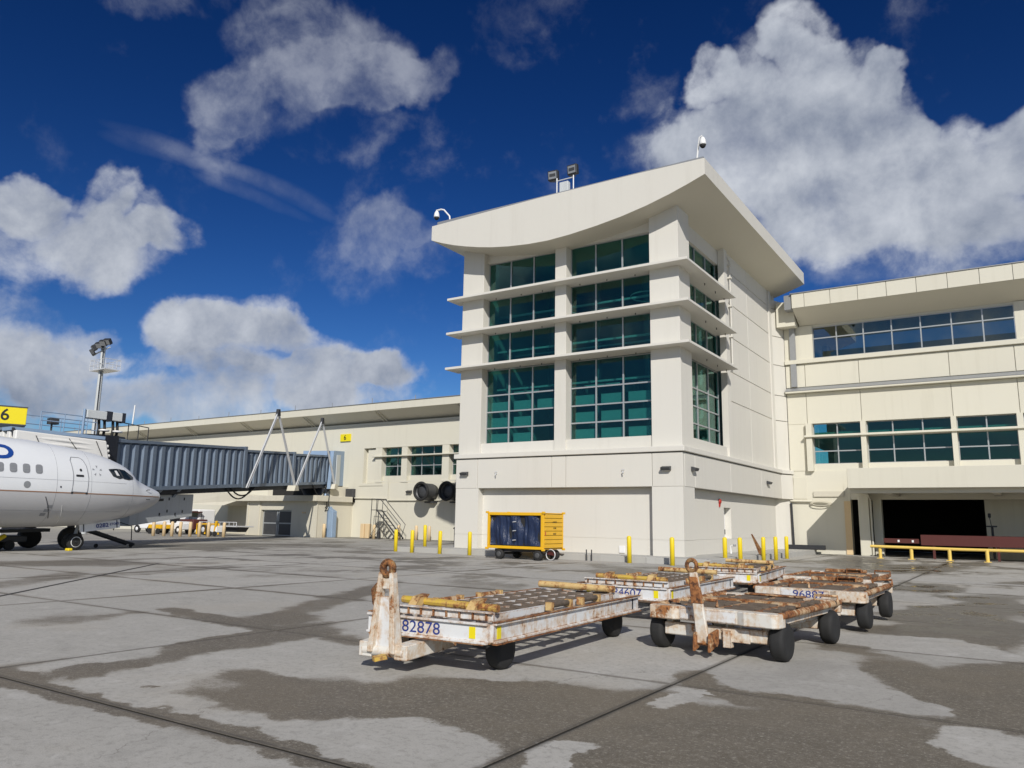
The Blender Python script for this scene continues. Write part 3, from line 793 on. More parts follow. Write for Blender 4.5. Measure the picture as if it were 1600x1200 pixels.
# ================================================================== RIGHT WING
rw = thing('terminal_wing', 'cream three storey wing with panelled fascia and long upper window', 'building', (0, 50.1, 0))
YB = 50.1; XE = 15.0; XS = -11.98
W2 = M['wall2']
bk = MB()
bk.box(XS, XE, YB + .06, YB + .5, 7.93, 12.03)
bk.box(XS, -10.62, YB + .02, YB + .5, 4.98, 7.93).box(XS, XE, YB + .02, YB + .5, 4.2, 4.98)
bk.box(XS, -10.24, YB + .02, YB + .5, 12.03, 14.2)
bk.box(XS, -8.9, YB, YB + .5, 0.0, 4.2).box(-8.9, -8.55, YB - .02, YB + .5, 0, 4.2)
bk.box(-8.55, XE, YB, YB + .5, 3.25, 4.2)
bk.box(-7.36, -6.9, YB, YB + .5, 0, 3.25)
bk.box(XS, XE, 62, 62.4, 0, 15).box(XE, XE + .4, YB, 62.4, 0, 15)
bk.box(XS, XE, YB + .5, 62, 7.2, 7.4).box(XS, XE, YB + .5, 62, 3.9, 4.1).box(XS, XE, YB + .5, 62, 11.7, 11.9)
bk.build('wall', W2, rw)
box(-1.75, XE, YB + .9, YB + 1.2, 0, 3.6).build('side_wall', M['oldwall'], rw)
box(-8.92, -8.56, YB - .06, YB - .03, .02, 3.15).build('door_trim', M['tan'], rw)
box(-10.63, -8.9, YB - .10, YB - .01, 3.42, 3.74).build('shutter_box', M['soffit'], rw)
# panels between ledges
pj = [XS, -10.80, -7.66, -2.85, .34, 5.1, 9.9, XE]
for zr in ((10.27, 11.72), (7.92, 9.86)):
    for k in range(len(pj) - 1):
        panel(pj[k] + .015, pj[k + 1] - .015, YB - .005, YB + .055, zr[0], zr[1], W2, par=rw)
panel(-11.80, -11.03, YB - .03, YB + .02, 3.28, 4.62, W2, par=rw)
panel(-11.96, -10.95, YB - .012, YB + .03, 5.0, 7.9, W2, par=rw)
l1 = box(XS, XE, YB - .16, YB + .05, 11.76, 12.03).build('ledge', W2, rw, .015)
l2 = MB().hexa([(XS, YB - .34, 9.88), (XE, YB - .34, 9.88), (XE, YB + .05, 9.88), (XS, YB + .05, 9.88), (XS, YB - .34, 9.99), (XE, YB - .34, 9.99), (XE, YB + .05, 9.99), (XS, YB + .05, 9.99)]).build('ledge', W2, rw, .01)
MB().hexa([(XS, YB - .36, 9.992), (XE, YB - .36, 9.992), (XE, YB - .006, 9.992), (XS, YB - .006, 9.992), (XS, YB - .36, 10.02), (XE, YB - .36, 10.02), (XE, YB - .006, 10.24), (XS, YB - .006, 10.24)]).build('flashing', M['grey'], l2)
# upper window band
um = [-8.82, -7.27, -5.70, -4.15, -2.56, -1.01]
window(-10.22, .52, 12.05, 14.03, um, [13.31], YB + .02, rw, M['glassR'])
box(.52, 1.95, YB, YB + .5, 12.03, 14.2).build('window_pier', W2, rw)
window(1.95, 13.5, 12.05, 14.03, [3.4, 4.9, 6.4, 7.9, 9.4, 10.9, 12.3], [13.31], YB + .02, rw, M['glassR'])
box(13.5, XE, YB, YB + .5, 12.03, 14.2).build('window_pier', W2, rw)
# lower windows between piers
piers = [(-10.86, -10.52), (-7.72, -7.44), (-2.98, -2.72), (.16, .46), (4.9, 5.2), (9.7, 10.0), (14.6, 14.9)]
for a_, b_ in piers: box(a_, b_, YB - .28, YB + .5, 4.97, 7.92).build('window_pier', W2, rw)
mull = {0: [-9.12], 1: [-6.03, -4.45], 2: [-1.27], 3: [2.0, 3.5], 4: [7.5], 5: [11.5, 13.0]}
for k in range(6):
    x0, x1 = piers[k][1], piers[k + 1][0]
    box(x0 + .002, x1 - .002, YB + .10, YB + .5, 4.97, 5.42).build('window_sill', W2, rw)
    window(x0 + .002, x1 - .002, 5.42, 7.92, mull[k], [6.21, 7.05], YB + .26, rw, M['glass'])
box(-10.95, 14.95, YB - .42, YB + .25, 7.05, 7.17).build('sun_shade_fin', W2, rw, .01)
# roof: deep soffit with a panelled fascia
YF = 48.4
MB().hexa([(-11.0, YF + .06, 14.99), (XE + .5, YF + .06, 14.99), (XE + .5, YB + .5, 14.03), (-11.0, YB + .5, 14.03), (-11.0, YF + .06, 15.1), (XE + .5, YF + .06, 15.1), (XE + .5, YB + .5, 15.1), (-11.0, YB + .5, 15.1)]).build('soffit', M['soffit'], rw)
box(-11.02, XE + .5, YF + .05, YF + .5, 15.03, 15.9).build('fascia_backing', M['seam'], rw)
fj = [-11.03, -10.27, -8.76, -7.20, -5.64, -4.07, -2.50, -.94, .62] + [.62 + 1.56 * k for k in range(1, 10)]
for k in range(len(fj) - 1):
    panel(fj[k] + .012, fj[k + 1] - .012, YF, YF + .048, 15.0, 15.90, W2, 'fascia_panel', rw, .006)
rt = MB().hexa([(-11.1, YF - .05, 15.905), (XE + .5, YF - .05, 15.905), (XE + .5, 62, 15.905), (-11.1, 62, 15.905), (-11.1, YF - .05, 15.96), (XE + .5, YF - .05, 15.96), (XE + .5, 62, 16.2), (-11.1, 62, 16.2)])
rt.build('roof', M['grey'], rw)
MB().box(-11.5, -11.06, YF + .1, 49.2, 14.98, 15.9).build('expansion_cover', M['grey'], rw)
box(-11.62, -11.28, YB - .15, YB + .015, 10.3, 14.5).build('expansion_cover', M['grey'], rw)
box(-12.2, -11.08, 49.25, 50.08, 14.1, 15.7).build('parapet', W2, rw)
box(-12.3, XE, YB + .1, YB + .5, 14.0, 15.0).build('parapet', W2, rw)
# canopy over the loading dock
cn = MB().box(-7.92, XE, 45.75, YB - .01, 3.72, 4.82)
can = cn.build('canopy', W2, rw, .015)
for x in (-6.2, -1.2, 3.8, 8.8): box(x, x + .35, 46.6, YB - .02, 3.42, 3.717).build('canopy_beam', M['soffit'], rw)
box(-7.9, XE, 46.2, 46.5, 3.47, 3.717).build('canopy_beam', M['soffit'], rw)
cl = box(-8.02, -7.46, 49.3, 49.9, 0, 3.717).build('canopy_column', W2, rw, .02)
MB().tube([(-7.36, 49.4, .05), (-7.36, 49.4, 3.2), (-7.45, 49.15, 3.5), (-8.1, 49.05, 3.62)], .055, 10).build('downpipe', W2, cl)
box(5.6, 6.2, 49.3, 49.9, 0, 3.717).build('canopy_column', W2, rw, .02)
# dark dock interior
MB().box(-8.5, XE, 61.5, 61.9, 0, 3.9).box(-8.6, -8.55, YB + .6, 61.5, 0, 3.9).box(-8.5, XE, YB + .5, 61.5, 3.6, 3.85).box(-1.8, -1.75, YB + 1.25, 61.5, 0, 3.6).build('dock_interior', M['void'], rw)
# cable coil and conduits above the left dock wall
co = thing('cable_coil', 'coil of cream cable hung under the wing ledge', 'cable', (-9.9, 50, 3.1))
for q in range(3):
    MB().tube([(-10.2 + (.62 - .06 * q) * math.cos(k * math.pi / 10), 49.93 - .04 * q, 3.0 + (.19 - .03 * q) * math.sin(k * math.pi / 10)) for k in range(21)], .022, 6, False).build('loop', M['oldwall'], co)
solo(MB().tube([(-12.0, 49.95, 3.16), (-10.7, 49.95, 3.14)], .06, 8).build('conduit', W2), 'short cream conduit under the wing ledge', 'pipe')
solo(MB().tube([(-11.95, 49.9, 3.02), (-11.9, 49.9, .3)], .07, 8).build('drain_pipe', M['dark']), 'dark drain pipe in the corner of tower and wing', 'pipe')
solo(box(-12.1, -10.0, 49.3, 49.62, .25, .52).build('timber_baulk', M['dark'], None, .02), 'black timber baulk lying at the foot of the wing wall', 'beam')

# ================================================================== LEFT CONCOURSE
lc = thing('terminal_concourse', 'long low cream concourse with a wide flat roof overhang', 'building', (-60, 50.1, 0))
LX0, LX1 = -125.0, -24.9
cw = MB()
cw.box(LX0, -48.52, YB, YB + .5, 0, 9.79).box(-48.52, LX1, YB, YB + .5, 7.76, 9.79).box(-48.52, LX1, YB, YB + .5, 0, 4.68)
cw.box(-48.52, -46.42, YB + .45, YB + .9, 4.68, 7.76)
cw.box(LX0, LX1, 62, 62.4, 0, 10).box(LX0, LX1, YB + .5, 62, 4.0, 4.2).box(LX0, LX0 + .4, YB + .5, 62, 0, 10)
cw.build('wall', M['wall2'], lc)
box(-48.2, -47.25, YB + .2, YB + .46, 4.7, 7.7).build('wall_panel', M['wall2'], lc, .02)
cpi = [(-47.15, -46.4), (-44.13, -43.5), (-39.72, -39.0), (-35.4, -34.7), (-31.1, -30.4), (-26.7, -26.0)]
for a_, b_ in cpi: box(a_, b_, YB + .02, YB + .9, 4.68, 7.76).build('window_pier', M['wall2'], lc)
cm_ = [[-45.0], [-42.3, -41.0], [-38.0, -36.7], [-33.6, -32.3], [-29.3, -28.0]]
for k in range(5):
    x0, x1 = cpi[k][1], cpi[k + 1][0]
    box(x0 + .002, x1 - .002, YB + .3, YB + .9, 4.68, 5.30).build('window_sill', M['wall2'], lc)
    window(x0 + .002, x1 - .002, 5.30, 7.76, cm_[k], [6.15, 7.0], YB + .55, lc, M['glass'])
box(-47.35, LX1, YB - .25, YB + .5, 6.94, 7.04).build('sun_shade_fin', M['wall2'], lc, .01)
MB().box(LX0, LX1, YB - .05, YB + .02, 9.80, 10.0).box(-47.0, LX1, YB - .04, YB + .02, 4.72, 4.86).box(-48.9, -46.1, YB - .05, YB + .02, 4.45, 4.62).build('cornice', M['wall2'], lc)
YG = 48.6
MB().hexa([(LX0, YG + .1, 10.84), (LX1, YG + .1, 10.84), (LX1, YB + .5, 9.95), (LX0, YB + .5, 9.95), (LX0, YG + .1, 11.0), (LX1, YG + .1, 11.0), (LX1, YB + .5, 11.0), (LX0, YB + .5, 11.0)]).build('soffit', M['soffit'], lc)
xk = LX1; k = 0
while xk > LX0:
    x2 = max(LX0, xk - 9.0)
    box(x2 + .01, xk - .01, YG, YG + .1, 10.83, 11.45).build('fascia_panel', M['wall2'], lc, .01)
    for q in (.33, .37): 
        xq = xk - 9.0 * q
        if xq > LX0: MB().beam((xq, YG + .15, 10.80), (xq, YB - .06, 10.06), .07, .09).build('soffit_rib', M['soffit'], lc)
    xk = x2
MB().hexa([(LX0, YG - .06, 11.455), (LX1, YG - .06, 11.455), (LX1, 62, 11.455), (LX0, 62, 11.455), (LX0, YG - .06, 11.50), (LX1, YG - .06, 11.50), (LX1, 62, 11.8), (LX0, 62, 11.8)]).build('roof', M['grey'], lc)
for k in range(18):
    MB().tube([(-32 - k * 4.9, YG + .3, 11.5), (-32 - k * 4.9, YG + .3, 11.9 + .1 * (k % 2))], .03, 6).build('lightning_rod', M['grey'], lc)
ant = solo(MB().tube([(-84.6, 49.6, 11.5), (-84.5, 49.6, 12.4), (-84.4, 49.6, 14.0)], [.05, .09, .08], 8).build('whip_antenna', M['white']), 'white whip antenna standing on the concourse roof', 'antenna')
pc = MB().tube([(-38.2, 49.98, 3.2), (-45.3, 49.98, 3.2), (-45.5, 49.98, 3.35), (-54, 49.98, 3.45)], .05, 8).tube([(-45.4, 49.98, 5.0), (-45.4, 49.98, 3.2), (-45.4, 49.98, .2)], .03, 6)
solo(pc.build('conduit_run', M['wall2']), 'cream conduit running along the concourse wall above the ladder', 'pipe')
solo(box(-53.0, -51.5, 49.7, 50.09, 3.4, 5.1).build('electrical_cabinet', M['white'], None, .02), 'white electrical cabinet on the concourse wall beside the bridge', 'cabinet')
solo(box(-50.4, -49.3, 49.75, 50.09, 3.0, 4.2).build('junction_box', M['lampgrey'], None, .02), 'small grey junction box on the concourse wall', 'box')
# gate number sign on the wall
gs = thing('gate_sign', 'yellow wall sign reading 6 under the concourse eaves', 'sign', (-50.8, 50.05, 8.8))
box(-51.45, -50.2, YB - .14, YB - .01, 8.48, 9.14).build('sign_box', M['sign'], gs, .01)
text('6', .62, M['ink'], gs, facing((-50.85, YB - .143, 8.80), (1, 0, 0), (0, 0, 1)), bold=True)
# two big axial blowers hung on the wall
for (x, nm) in ((-40.5, 'black wall blower on the concourse, the one fully in view'), (-37.9, 'black wall blower half hidden behind the tower corner')):
    t = thing('wall_blower', nm, 'blower', (x, 49, 3.9), 'axial blowers on the concourse wall')
    MB().lathe((x, 50.05, 3.88), (0, -1, 0), [(0, .60), (.25, .60), (.25, .66), (.6, .66), (1.35, .68), (1.55, .73), (1.55, .62), (1.2, .60)], 28).build('casing', M['lampgrey'], t)
    MB().lathe((x, 48.9, 3.88), (0, -1, 0), [(0, .59), (.15, .57), (.22, .3), (.25, .05)], 28).build('grille', M['lampgrey'], t)
    MB().tube([(x + .68 * math.cos(q * math.pi / 14), 48.5, 3.88 + .68 * math.sin(q * math.pi / 14)) for q in range(29)], .11, 8, False).build('rim', M['black'], t)
    MB().box(x - .5, x + .5, 49.6, 50.05, 2.98, 3.1).build('bracket', M['lampgrey'], t)

# ================================================================== LOW SERVICE BUILDING UNDER THE BRIDGE
lb = thing('service_building', 'low flat roofed cream service building with grey double doors', 'building', (-56, 46, 0))
lwm = MB().box(-58.5, -56.75, 46.0, YB - .01, 0, 3.0).box(-52.75, -49.6, 46.0, YB - .01, 0, 3.0).box(-56.75, -52.75, 46.05, YB - .01, 2.25, 3.0).box(-56.75, -52.75, 46.4, 46.6, 0, 2.25).box(-64.3, -58.5, 48.2, YB - .01, 0, 2.9)
lwm.build('wall', M['oldwall'], lb)
for x in (-58.6, -57.1, -49.75): box(x, x + .22, 45.93, 46.0, 0, 2.98).build('pilaster', M['oldwall'], lb)
MB().box(-59.6, -49.3, 45.5, YB - .02, 3.0, 3.48).build('roof', M['oldwall'], lb, .02)
MB().prism([(-66.7, 45.2, 2.72), (-61.0, 45.2, 2.60), (-59.5, 45.4, 3.0), (-59.5, 45.4, 3.5), (-60.6, 45.3, 3.62), (-66.7, 45.2, 3.9)], (0, 4.8, 0)).build('canopy', M['oldwall'], lb)
box(-57.2, -50.2, 47.0, YB - .03, 3.48, 4.35).build('plant_house', M['oldwall'], lb)
box(-56.5, -52.2, 46.96, 47.0, 3.55, 4.1).build('plant_opening', M['void'], lb)
for x0, x1 in ((-56.72, -54.78), (-54.72, -52.78)):
    d_ = box(x0, x1, 46.28, 46.36, .02, 2.23).build('door', M['alu'], lb)
    for z0, z1 in ((.12, 1.05), (1.16, 2.12)): box(x0 + .15, x1 - .15, 46.262, 46.279, z0, z1).build('door_panel', M['lampgrey'], d_)
    MB().tube([((x1 if x0 < -55 else x0) + (-.1 if x0 < -55 else .1), 46.22, 1.0), ((x1 if x0 < -55 else x0) + (-.1 if x0 < -55 else .1), 46.22, 1.3)], .02, 6).build('handle', M['dark'], d_)
wl = MB().box(-60.6, -60.1, 47.85, 48.19, 2.1, 2.4); wl.build('bulkhead_lamp', M['grey'], lb, .03)
for x in (-51.3, -51.0): MB().tube([(x, 45.98, 2.05), (x, 45.9, 2.05)], .06, 10).build('hydrant_outlet', M['tan'], lb)
# distant scrub along the field edge
scr = MB(); rnd = random.Random(3)
for k in range(2600):
    x = rnd.uniform(-330, -70); y = 110 + rnd.uniform(0, 14); h = 2.2 + 2.0 * math.sin(x * .11) * math.sin(x * .037) + 1.0
    z = rnd.uniform(0, max(.6, h)); s_ = rnd.uniform(.25, .75)
    v = [Vector((x, y, z)) + Vector((rnd.uniform(-s_, s_), rnd.uniform(-s_, s_), rnd.uniform(-s_ * .6, s_ * .6))) for _ in range(3)]
    scr.add(v, [(0, 1, 2)])
sc = scr.build('scrub', M['leaf']); sc['kind'] = 'stuff'; solo(sc, 'low green scrub along the far edge of the airfield', 'scrub')
# ================================================================== AIRCRAFT (nose to +Y)
AX = -36.4
ac = thing('airliner', 'white twin jet airliner with its nose parked at gate 6', 'airplane', (AX, 20, 0))
# stations: y, top z, bottom z, half width
ST = [(23.11, 2.71, 2.42, .14), (23.02, 2.79, 2.26, .27), (22.68, 2.93, 2.02, .49), (22.17, 3.12, 1.76, .78), (21.57, 3.42, 1.55, 1.04), (21.24, 3.76, 1.46, 1.17),
      (20.9, 3.98, 1.385, 1.29), (20.53, 4.13, 1.31, 1.40), (19.9, 4.34, 1.18, 1.55), (19.2, 4.48, 1.10, 1.68), (18.4, 4.60, 1.06, 1.78), (17.4, 4.71, 1.03, 1.85), (16.3, 4.81, 1.01, 1.88),
      (15.0, 4.88, 1.0, 1.88), (12, 4.90, 1.0, 1.88), (4, 4.90, 1.0, 1.88), (-6, 4.90, 1.0, 1.88)]
def sec(y):
    for k in range(len(ST) - 1):
        a, b = ST[k], ST[k + 1]
        if a[0] >= y >= b[0]:
            f = (a[0] - y) / (a[0] - b[0]); pm = ST[max(0, k - 1)]; pn = ST[min(len(ST) - 1, k + 2)]
            if k < 1 or k > 11: return tuple(a[i] + (b[i] - a[i]) * f for i in range(1, 4))
            res = []
            for i in range(1, 4):
                h = b[0] - a[0]; m0 = (b[i] - pm[i]) / (b[0] - pm[0]) * h; m1 = (pn[i] - a[i]) / (pn[0] - a[0]) * h
                res.append((2 * f ** 3 - 3 * f * f + 1) * a[i] + (f ** 3 - 2 * f * f + f) * m0 + (3 * f * f - 2 * f ** 3) * b[i] + (f ** 3 - f * f) * m1)
            return tuple(res)
    return ST[0][1:] if y > ST[0][0] else ST[-1][1:]
def zmid(y): t_, b_, _ = sec(y); return b_ + (t_ - b_) * max(.46, min(.5, .5 - (22.5 - y) * .02))
def skin(y, z, off=0.0):
    t_, b_, w_ = sec(y); zc = zmid(y)
    h = (t_ - zc) if z > zc else (zc - b_)
    q = max(0.0, 1 - (abs(z - zc) / h) ** 2.0)
    n = Vector((math.sqrt(q) / w_, 0, (z - zc) / (h * h))).normalized()
    return Vector((AX + w_ * math.sqrt(q), y, z)) + n * off
fine = []
for k in range(len(ST) - 1):
    m_ = 4 if k < 13 else 6
    for q in range(m_): fine.append(ST[k][0] + (ST[k + 1][0] - ST[k][0]) * q / m_)
fine.append(ST[-1][0])
def cat(p0, p1, p2, p3, f):
    return tuple(.5 * (2 * b_ + (c_ - a_) * f + (2 * a_ - 5 * b_ + 4 * c_ - d_) * f * f + (3 * b_ - a_ - 3 * c_ + d_) * f ** 3) for a_, b_, c_, d_ in zip(p0, p1, p2, p3))
NS = 22
rings = []
for y in fine:
    t_, b_, w_ = sec(y); zc = zmid(y); zs = min(max(2.52, b_ + .004), t_ - .004)
    ths = math.asin(max(-1, min(1, (zs - zc) / ((t_ - zc) if zs > zc else (zc - b_)))))
    angs = [ths + (k / NS) * (math.pi - 2 * ths) for k in range(NS)] + [math.pi - ths + (k / NS) * (math.pi + 2 * ths) for k in range(NS)]
    ring = []
    for th in angs:
        s_ = math.sin(th); h = (t_ - zc) if s_ > 0 else (zc - b_)
        ring.append((AX + w_ * math.cos(th), y, zc + h * s_))
    rings.append(ring)
NR = 2 * NS
fus = MB().add([p for r_ in rings for p in r_] + [(AX, 23.13, 2.58)], [(i * NR + k, i * NR + (k + 1) % NR, (i + 1) * NR + (k + 1) % NR, (i + 1) * NR + k) for i in range(len(rings) - 1) for k in range(NR)] + [(k, len(rings) * NR, (k + 1) % NR) for k in range(NR)], True)
fo_ = fus.build('fuselage', M['skin'], ac)
fo_.data.materials.append(M['belly'])
for i in range(len(rings) - 1):
    for k in range(NR):
        if k >= NS: fo_.data.polygons[i * NR + k].material_index = 1
MB().add([(AX + sec(-6)[2] * math.cos(k * math.pi / 16), -6, zmid(-6) + 1.94 * math.sin(k * math.pi / 16)) for k in range(32)], [tuple(range(32))]).build('end_bulkhead', M['belly'], ac)
def sheet(outline, off=.006, thick=None):
    """a patch lying on the skin; outline in (y, z), fan with centre rows"""
    mb = MB(); cy = sum(p[0] for p in outline) / len(outline); cz = sum(p[1] for p in outline) / len(outline)
    n = len(outline); R_ = 3; vs = [skin(cy, cz, off)]
    for r_ in range(1, R_ + 1):
        for (y, z) in outline: vs.append(skin(cy + (y - cy) * r_ / R_, cz + (z - cz) * r_ / R_, off))
    fs = [(0, 1 + k, 1 + (k + 1) % n) for k in range(n)]
    for r_ in range(R_ - 1):
        for k in range(n): fs.append((1 + r_ * n + k, 1 + (r_ + 1) * n + k, 1 + (r_ + 1) * n + (k + 1) % n, 1 + r_ * n + (k + 1) % n))
    return mb.add(vs, fs, True)
def loop(outline, wd=.02, off=.008):
    mb = MB(); pts = [skin(y, z, off) for (y, z) in outline]
    n = len(pts)
    for k in range(n):
        mb.tube([pts[k], pts[(k + 1) % n]], wd / 2, 5, False)
    return mb
def rrect(y0, y1, z0, z1, r, n=4):
    o = []
    for (cy, cz, a0) in ((y1 - r, z1 - r, 0), (y0 + r, z1 - r, 90), (y0 + r, z0 + r, 180), (y1 - r, z0 + r, 270)):
        for k in range(n + 1):
            a_ = R(a0 + 90 * k / n); o.append((cy + r * math.cos(a_), cz + r * math.sin(a_)))
    return o
for k in range(36):
    yc = 16.44 - k * .508
    wo = sheet(rrect(yc - .145, yc + .145, 3.27, 3.66, .10), .006).build('cabin_window', M['seal'], ac)
    sheet(rrect(yc - .115, yc + .115, 3.305, 3.625, .085), .011).build('pane', M['grey'], wo)
    sheet([(yc - .10, 3.40), (yc + .10, 3.40), (yc + .10, 3.43), (yc - .10, 3.43)], .013).build('window_shade_edge', M['seal'], wo)
# service door
dro = [(17.86, 2.58), (18.56, 2.56), (18.60, 3.2), (18.55, 3.75), (18.44, 4.02), (18.30, 4.10), (17.92, 4.10), (17.84, 3.95), (17.90, 3.3)]
seg = []
for k in range(len(dro)):
    a_, b_ = dro[k], dro[(k + 1) % len(dro)]
    for q in range(5): seg.append((a_[0] + (b_[0] - a_[0]) * q / 5, a_[1] + (b_[1] - a_[1]) * q / 5))
dd = loop(seg, .032, .004).build('service_door', M['seal'], ac)
sheet(rrect(18.02, 18.38, 3.24, 3.33, .03), .010).build('handle', M['dark'], dd)
sheet(rrect(18.2, 18.31, 3.48, 3.60, .05), .010).build('viewing_port', M['dark'], dd)
for y in (17.88, 18.54): sheet(rrect(y - .05, y + .05, 2.49, 2.58, .02), .014).build('hinge_fairing', M['dark'], dd)
sheet(rrect(15.85, 16.12, 2.66, 2.94, .13), .008).build('static_panel', M['grey'], ac)
sheet(rrect(17.33, 17.40, 2.72, 2.80, .03), .008).build('drain_port', M['dark'], ac)
# copper cheat line
cl_ = MB(); ys = [22.9 - k * .35 for k in range(83)]
cl_.add([skin(y, z, .007) for y in ys for z in (2.50, 2.545)], [(2 * k, 2 * k + 1, 2 * k + 3, 2 * k + 2) for k in range(82)], True)
cl_.build('cheat_line', M['copper'], ac)
# cockpit windows, both panes with dark surrounds
c1 = [(19.70, 3.66), (20.02, 3.70), (20.22, 3.71), (20.42, 3.32), (20.20, 3.27), (19.88, 3.37)]
c2 = [(20.27, 3.71), (20.62, 3.67), (21.05, 3.38), (21.02, 3.30), (20.75, 3.25), (20.47, 3.28)]
cw_ = None
for c_ in (c1, c2):
    s_ = []
    for k in range(len(c_)):
        u_, v_ = c_[k], c_[(k + 1) % len(c_)]
        for q in range(3): s_.append((u_[0] + (v_[0] - u_[0]) * q / 3, u_[1] + (v_[1] - u_[1]) * q / 3))
    fr_ = loop(s_, .045, .004).build('cockpit_window', M['dark'], ac)
    sheet(s_, .010).build('pane', M['glassC'], fr_)
    if cw_ is None: cw_ = fr_
sheet([(19.98, 3.62), (20.12, 3.63), (20.24, 3.40), (20.08, 3.40)], .016).build('pane_glare', M['white'], cw_)  # white patch over the aft pane, glare put in as colour
# star-ring emblem of five small darts behind the cockpit
em = MB()
for k in range(5):
    a_ = math.pi / 2 + k * 2 * math.pi / 5; cy, cz = 19.06 + .20 * math.cos(a_), 3.55 + .20 * math.sin(a_)
    pts = [skin(cy + r_ * math.cos(a_ + da), cz + r_ * math.sin(a_ + da), .008) for r_, da in ((.085, math.pi), (.075, .75), (.025, 0), (.075, -.75))]
    em.add(pts, [(0, 1, 2), (0, 2, 3)])
em.build('emblem', M['seal'], ac)
# airline name, last letter is the one in view
text('UNITED', .80, M['planeblue'], ac, None, fmap=lambda u, v: skin(15.50 + u, 4.085 + v, .010), sub=4, bold=True, sx=1.40, heavy=2.6)
# probes and panels on the nose
for (y, z) in ((21.95, 2.78), (21.92, 2.38)):
    MB().tube([skin(y, z, 0), skin(y, z, .09), skin(y + .16, z, .11)], .018, 6).build('pitot_probe', M['dark'], ac)
MB().tube([skin(y, z, .004) for y, z in [(22.35, 2.54), (22.38, 2.75), (22.36, 2.95), (22.30, 3.05)]], .006, 4, False).build('radome_joint', M['seal'], ac)
MB().tube([skin(16.9 + .1 * k, 2.15 - .18 * k, .008) for k in range(-1, 5)], .014, 5, False).build('panel_joint', M['dark'], ac)
for k in range(3): sheet(rrect(17.0 - .07 * k, 17.22 - .07 * k, 1.86 - .17 * k, 1.98 - .17 * k, .01), .007).build('access_panel', M['seal'], ac)
MB().tube([skin(17.6 + .07 * k, 2.0 - .2 * k, .006) for k in range(0, 5)], .010, 5, False).build('antenna_strake', M['white'], ac)
for y in (21.0, 18.75, 17.2, 14.2, 11.8):
    MB().tube([skin(y, sec(y)[1] + (sec(y)[0] - sec(y)[1]) * (.03 + .94 * k / 24), .001) for k in range(25)], .006, 4, False).build('panel_joint', M['seal'], ac)
for z in (3.05, 1.75):
    MB().tube([skin(y, z, .001) for y in [20.6 - .4 * k for k in range(40)]], .005, 4, False).build('panel_joint', M['seal'], ac)
# nose gear
ng = MB().tube([(AX, 19.3, 1.25), (AX, 19.12, .38)], .08, 10).tube([(AX - .3, 19.1, .345), (AX + .3, 19.1, .345)], .05, 8).beam((AX, 19.35, 1.1), (AX, 20.3, 1.3), .08, .08)
gear = ng.build('nose_gear', M['grey'], ac)
for sx in (-.2, .2):
    MB().lathe((AX + sx - .1, 19.1, .37), (1, 0, 0), [(0, .22), (0, .34), (.04, .37), (.16, .37), (.2, .34), (.2, .22)], 24).build('tyre', M['black'], gear)
    MB().lathe((AX + sx - .105, 19.1, .37), (1, 0, 0), [(0, .06), (.0, .235), (.03, .245), (.18, .245), (.212, .235), (.190, .16), (.200, .06)], 20).build('wheel_rim', M['white'], gear)
    MB().lathe((AX + sx + .09, 19.1, .37), (1, 0, 0), [(0, .05), (.03, .04)], 10).build('hub_cap', M['dark'], gear)
gd = MB().hexa([(AX + .42, 19.15, .80), (AX + .46, 19.15, .80), (AX + .46, 21.0, 1.02), (AX + .42, 21.0, 1.02), (AX + .34, 19.1, 1.16), (AX + .38, 19.1, 1.16), (AX + .38, 21.0, 1.40), (AX + .34, 21.0, 1.40)])
gdo = gd.build('gear_door', M['white'], ac)
sl = Vector((0, 1, .118)).normalized(); ups = Vector((-.08, -.118, 1)).normalized()
text('0282', .26, M['blueink'], gdo, facing((AX + .448, 20.15, 1.11), sl, ups), bold=True, sx=1.15)
text('ETOPS', .15, M['blueink'], gdo, facing((AX + .447, 20.72, 1.19), sl, ups), bold=True)
for y in (19.3, 20.85): MB().beam((AX + .47, y, .80 + (y - 19.15) * .12), (AX + .39, y, 1.16 + (y - 19.15) * .12), .03, .03).build('door_brace', M['dark'], gdo)

# ------------------------------------------------------------ equipment under the nose
st = thing('maintenance_steps', 'black wheeled steps with a bent handrail under the airliner nose', 'steps', (-38.2, 22.0, 0))
for s_ in (-.35, .35): MB().beam((-38.6 + s_, 20.9, .85), (-38.6 + s_, 23.2, .12), .05, .12).build('stringer', M['dark'], st)
for k in range(5): box(-38.97, -38.23, 21.05 + k * .44, 21.33 + k * .44, .76 - k * .14, .80 - k * .14).build('tread', M['dark'], st)
MB().tube([(-38.22, 22.0, .85), (-38.22, 22.1, 1.30), (-38.22, 22.95, 1.05), (-38.22, 23.0, .35)], .025, 6).build('handrail', M['dark'], st)
for y in (21.2, 23.0): MB().lathe((-38.25, y, .1), (1, 0, 0), [(0, .1), (.06, .1)], 12).build('wheel', M['black'], st)
bl_ = thing('belt_loader', 'low black belt loader parked beneath the airliner belly', 'belt loader', (-37.6, 15, 0))
box(-38.5, -37.4, 12.6, 17.6, .35, .62).build('chassis', M['dark'], bl_, .03)
MB().hexa([(-38.4, 12.2, .64), (-37.5, 12.2, .64), (-37.5, 18.6, .80), (-38.4, 18.6, .80), (-38.4, 12.2, .80), (-37.5, 12.2, .80), (-37.5, 18.6, .95), (-38.4, 18.6, .95)]).build('conveyor', M['dark'], bl_)
for y in (13.2, 15.1, 16.9):
    for x in (-38.5, -37.55): MB().lathe((x, y, .22), (1, 0, 0), [(0, .2), (.04, .22), (.16, .22), (.2, .2)], 16).build('wheel', M['black'], bl_)
yh = thing('hose_duct', 'yellow air hose lying on the ground under the airliner', 'hose', (-36.6, 15, 0))
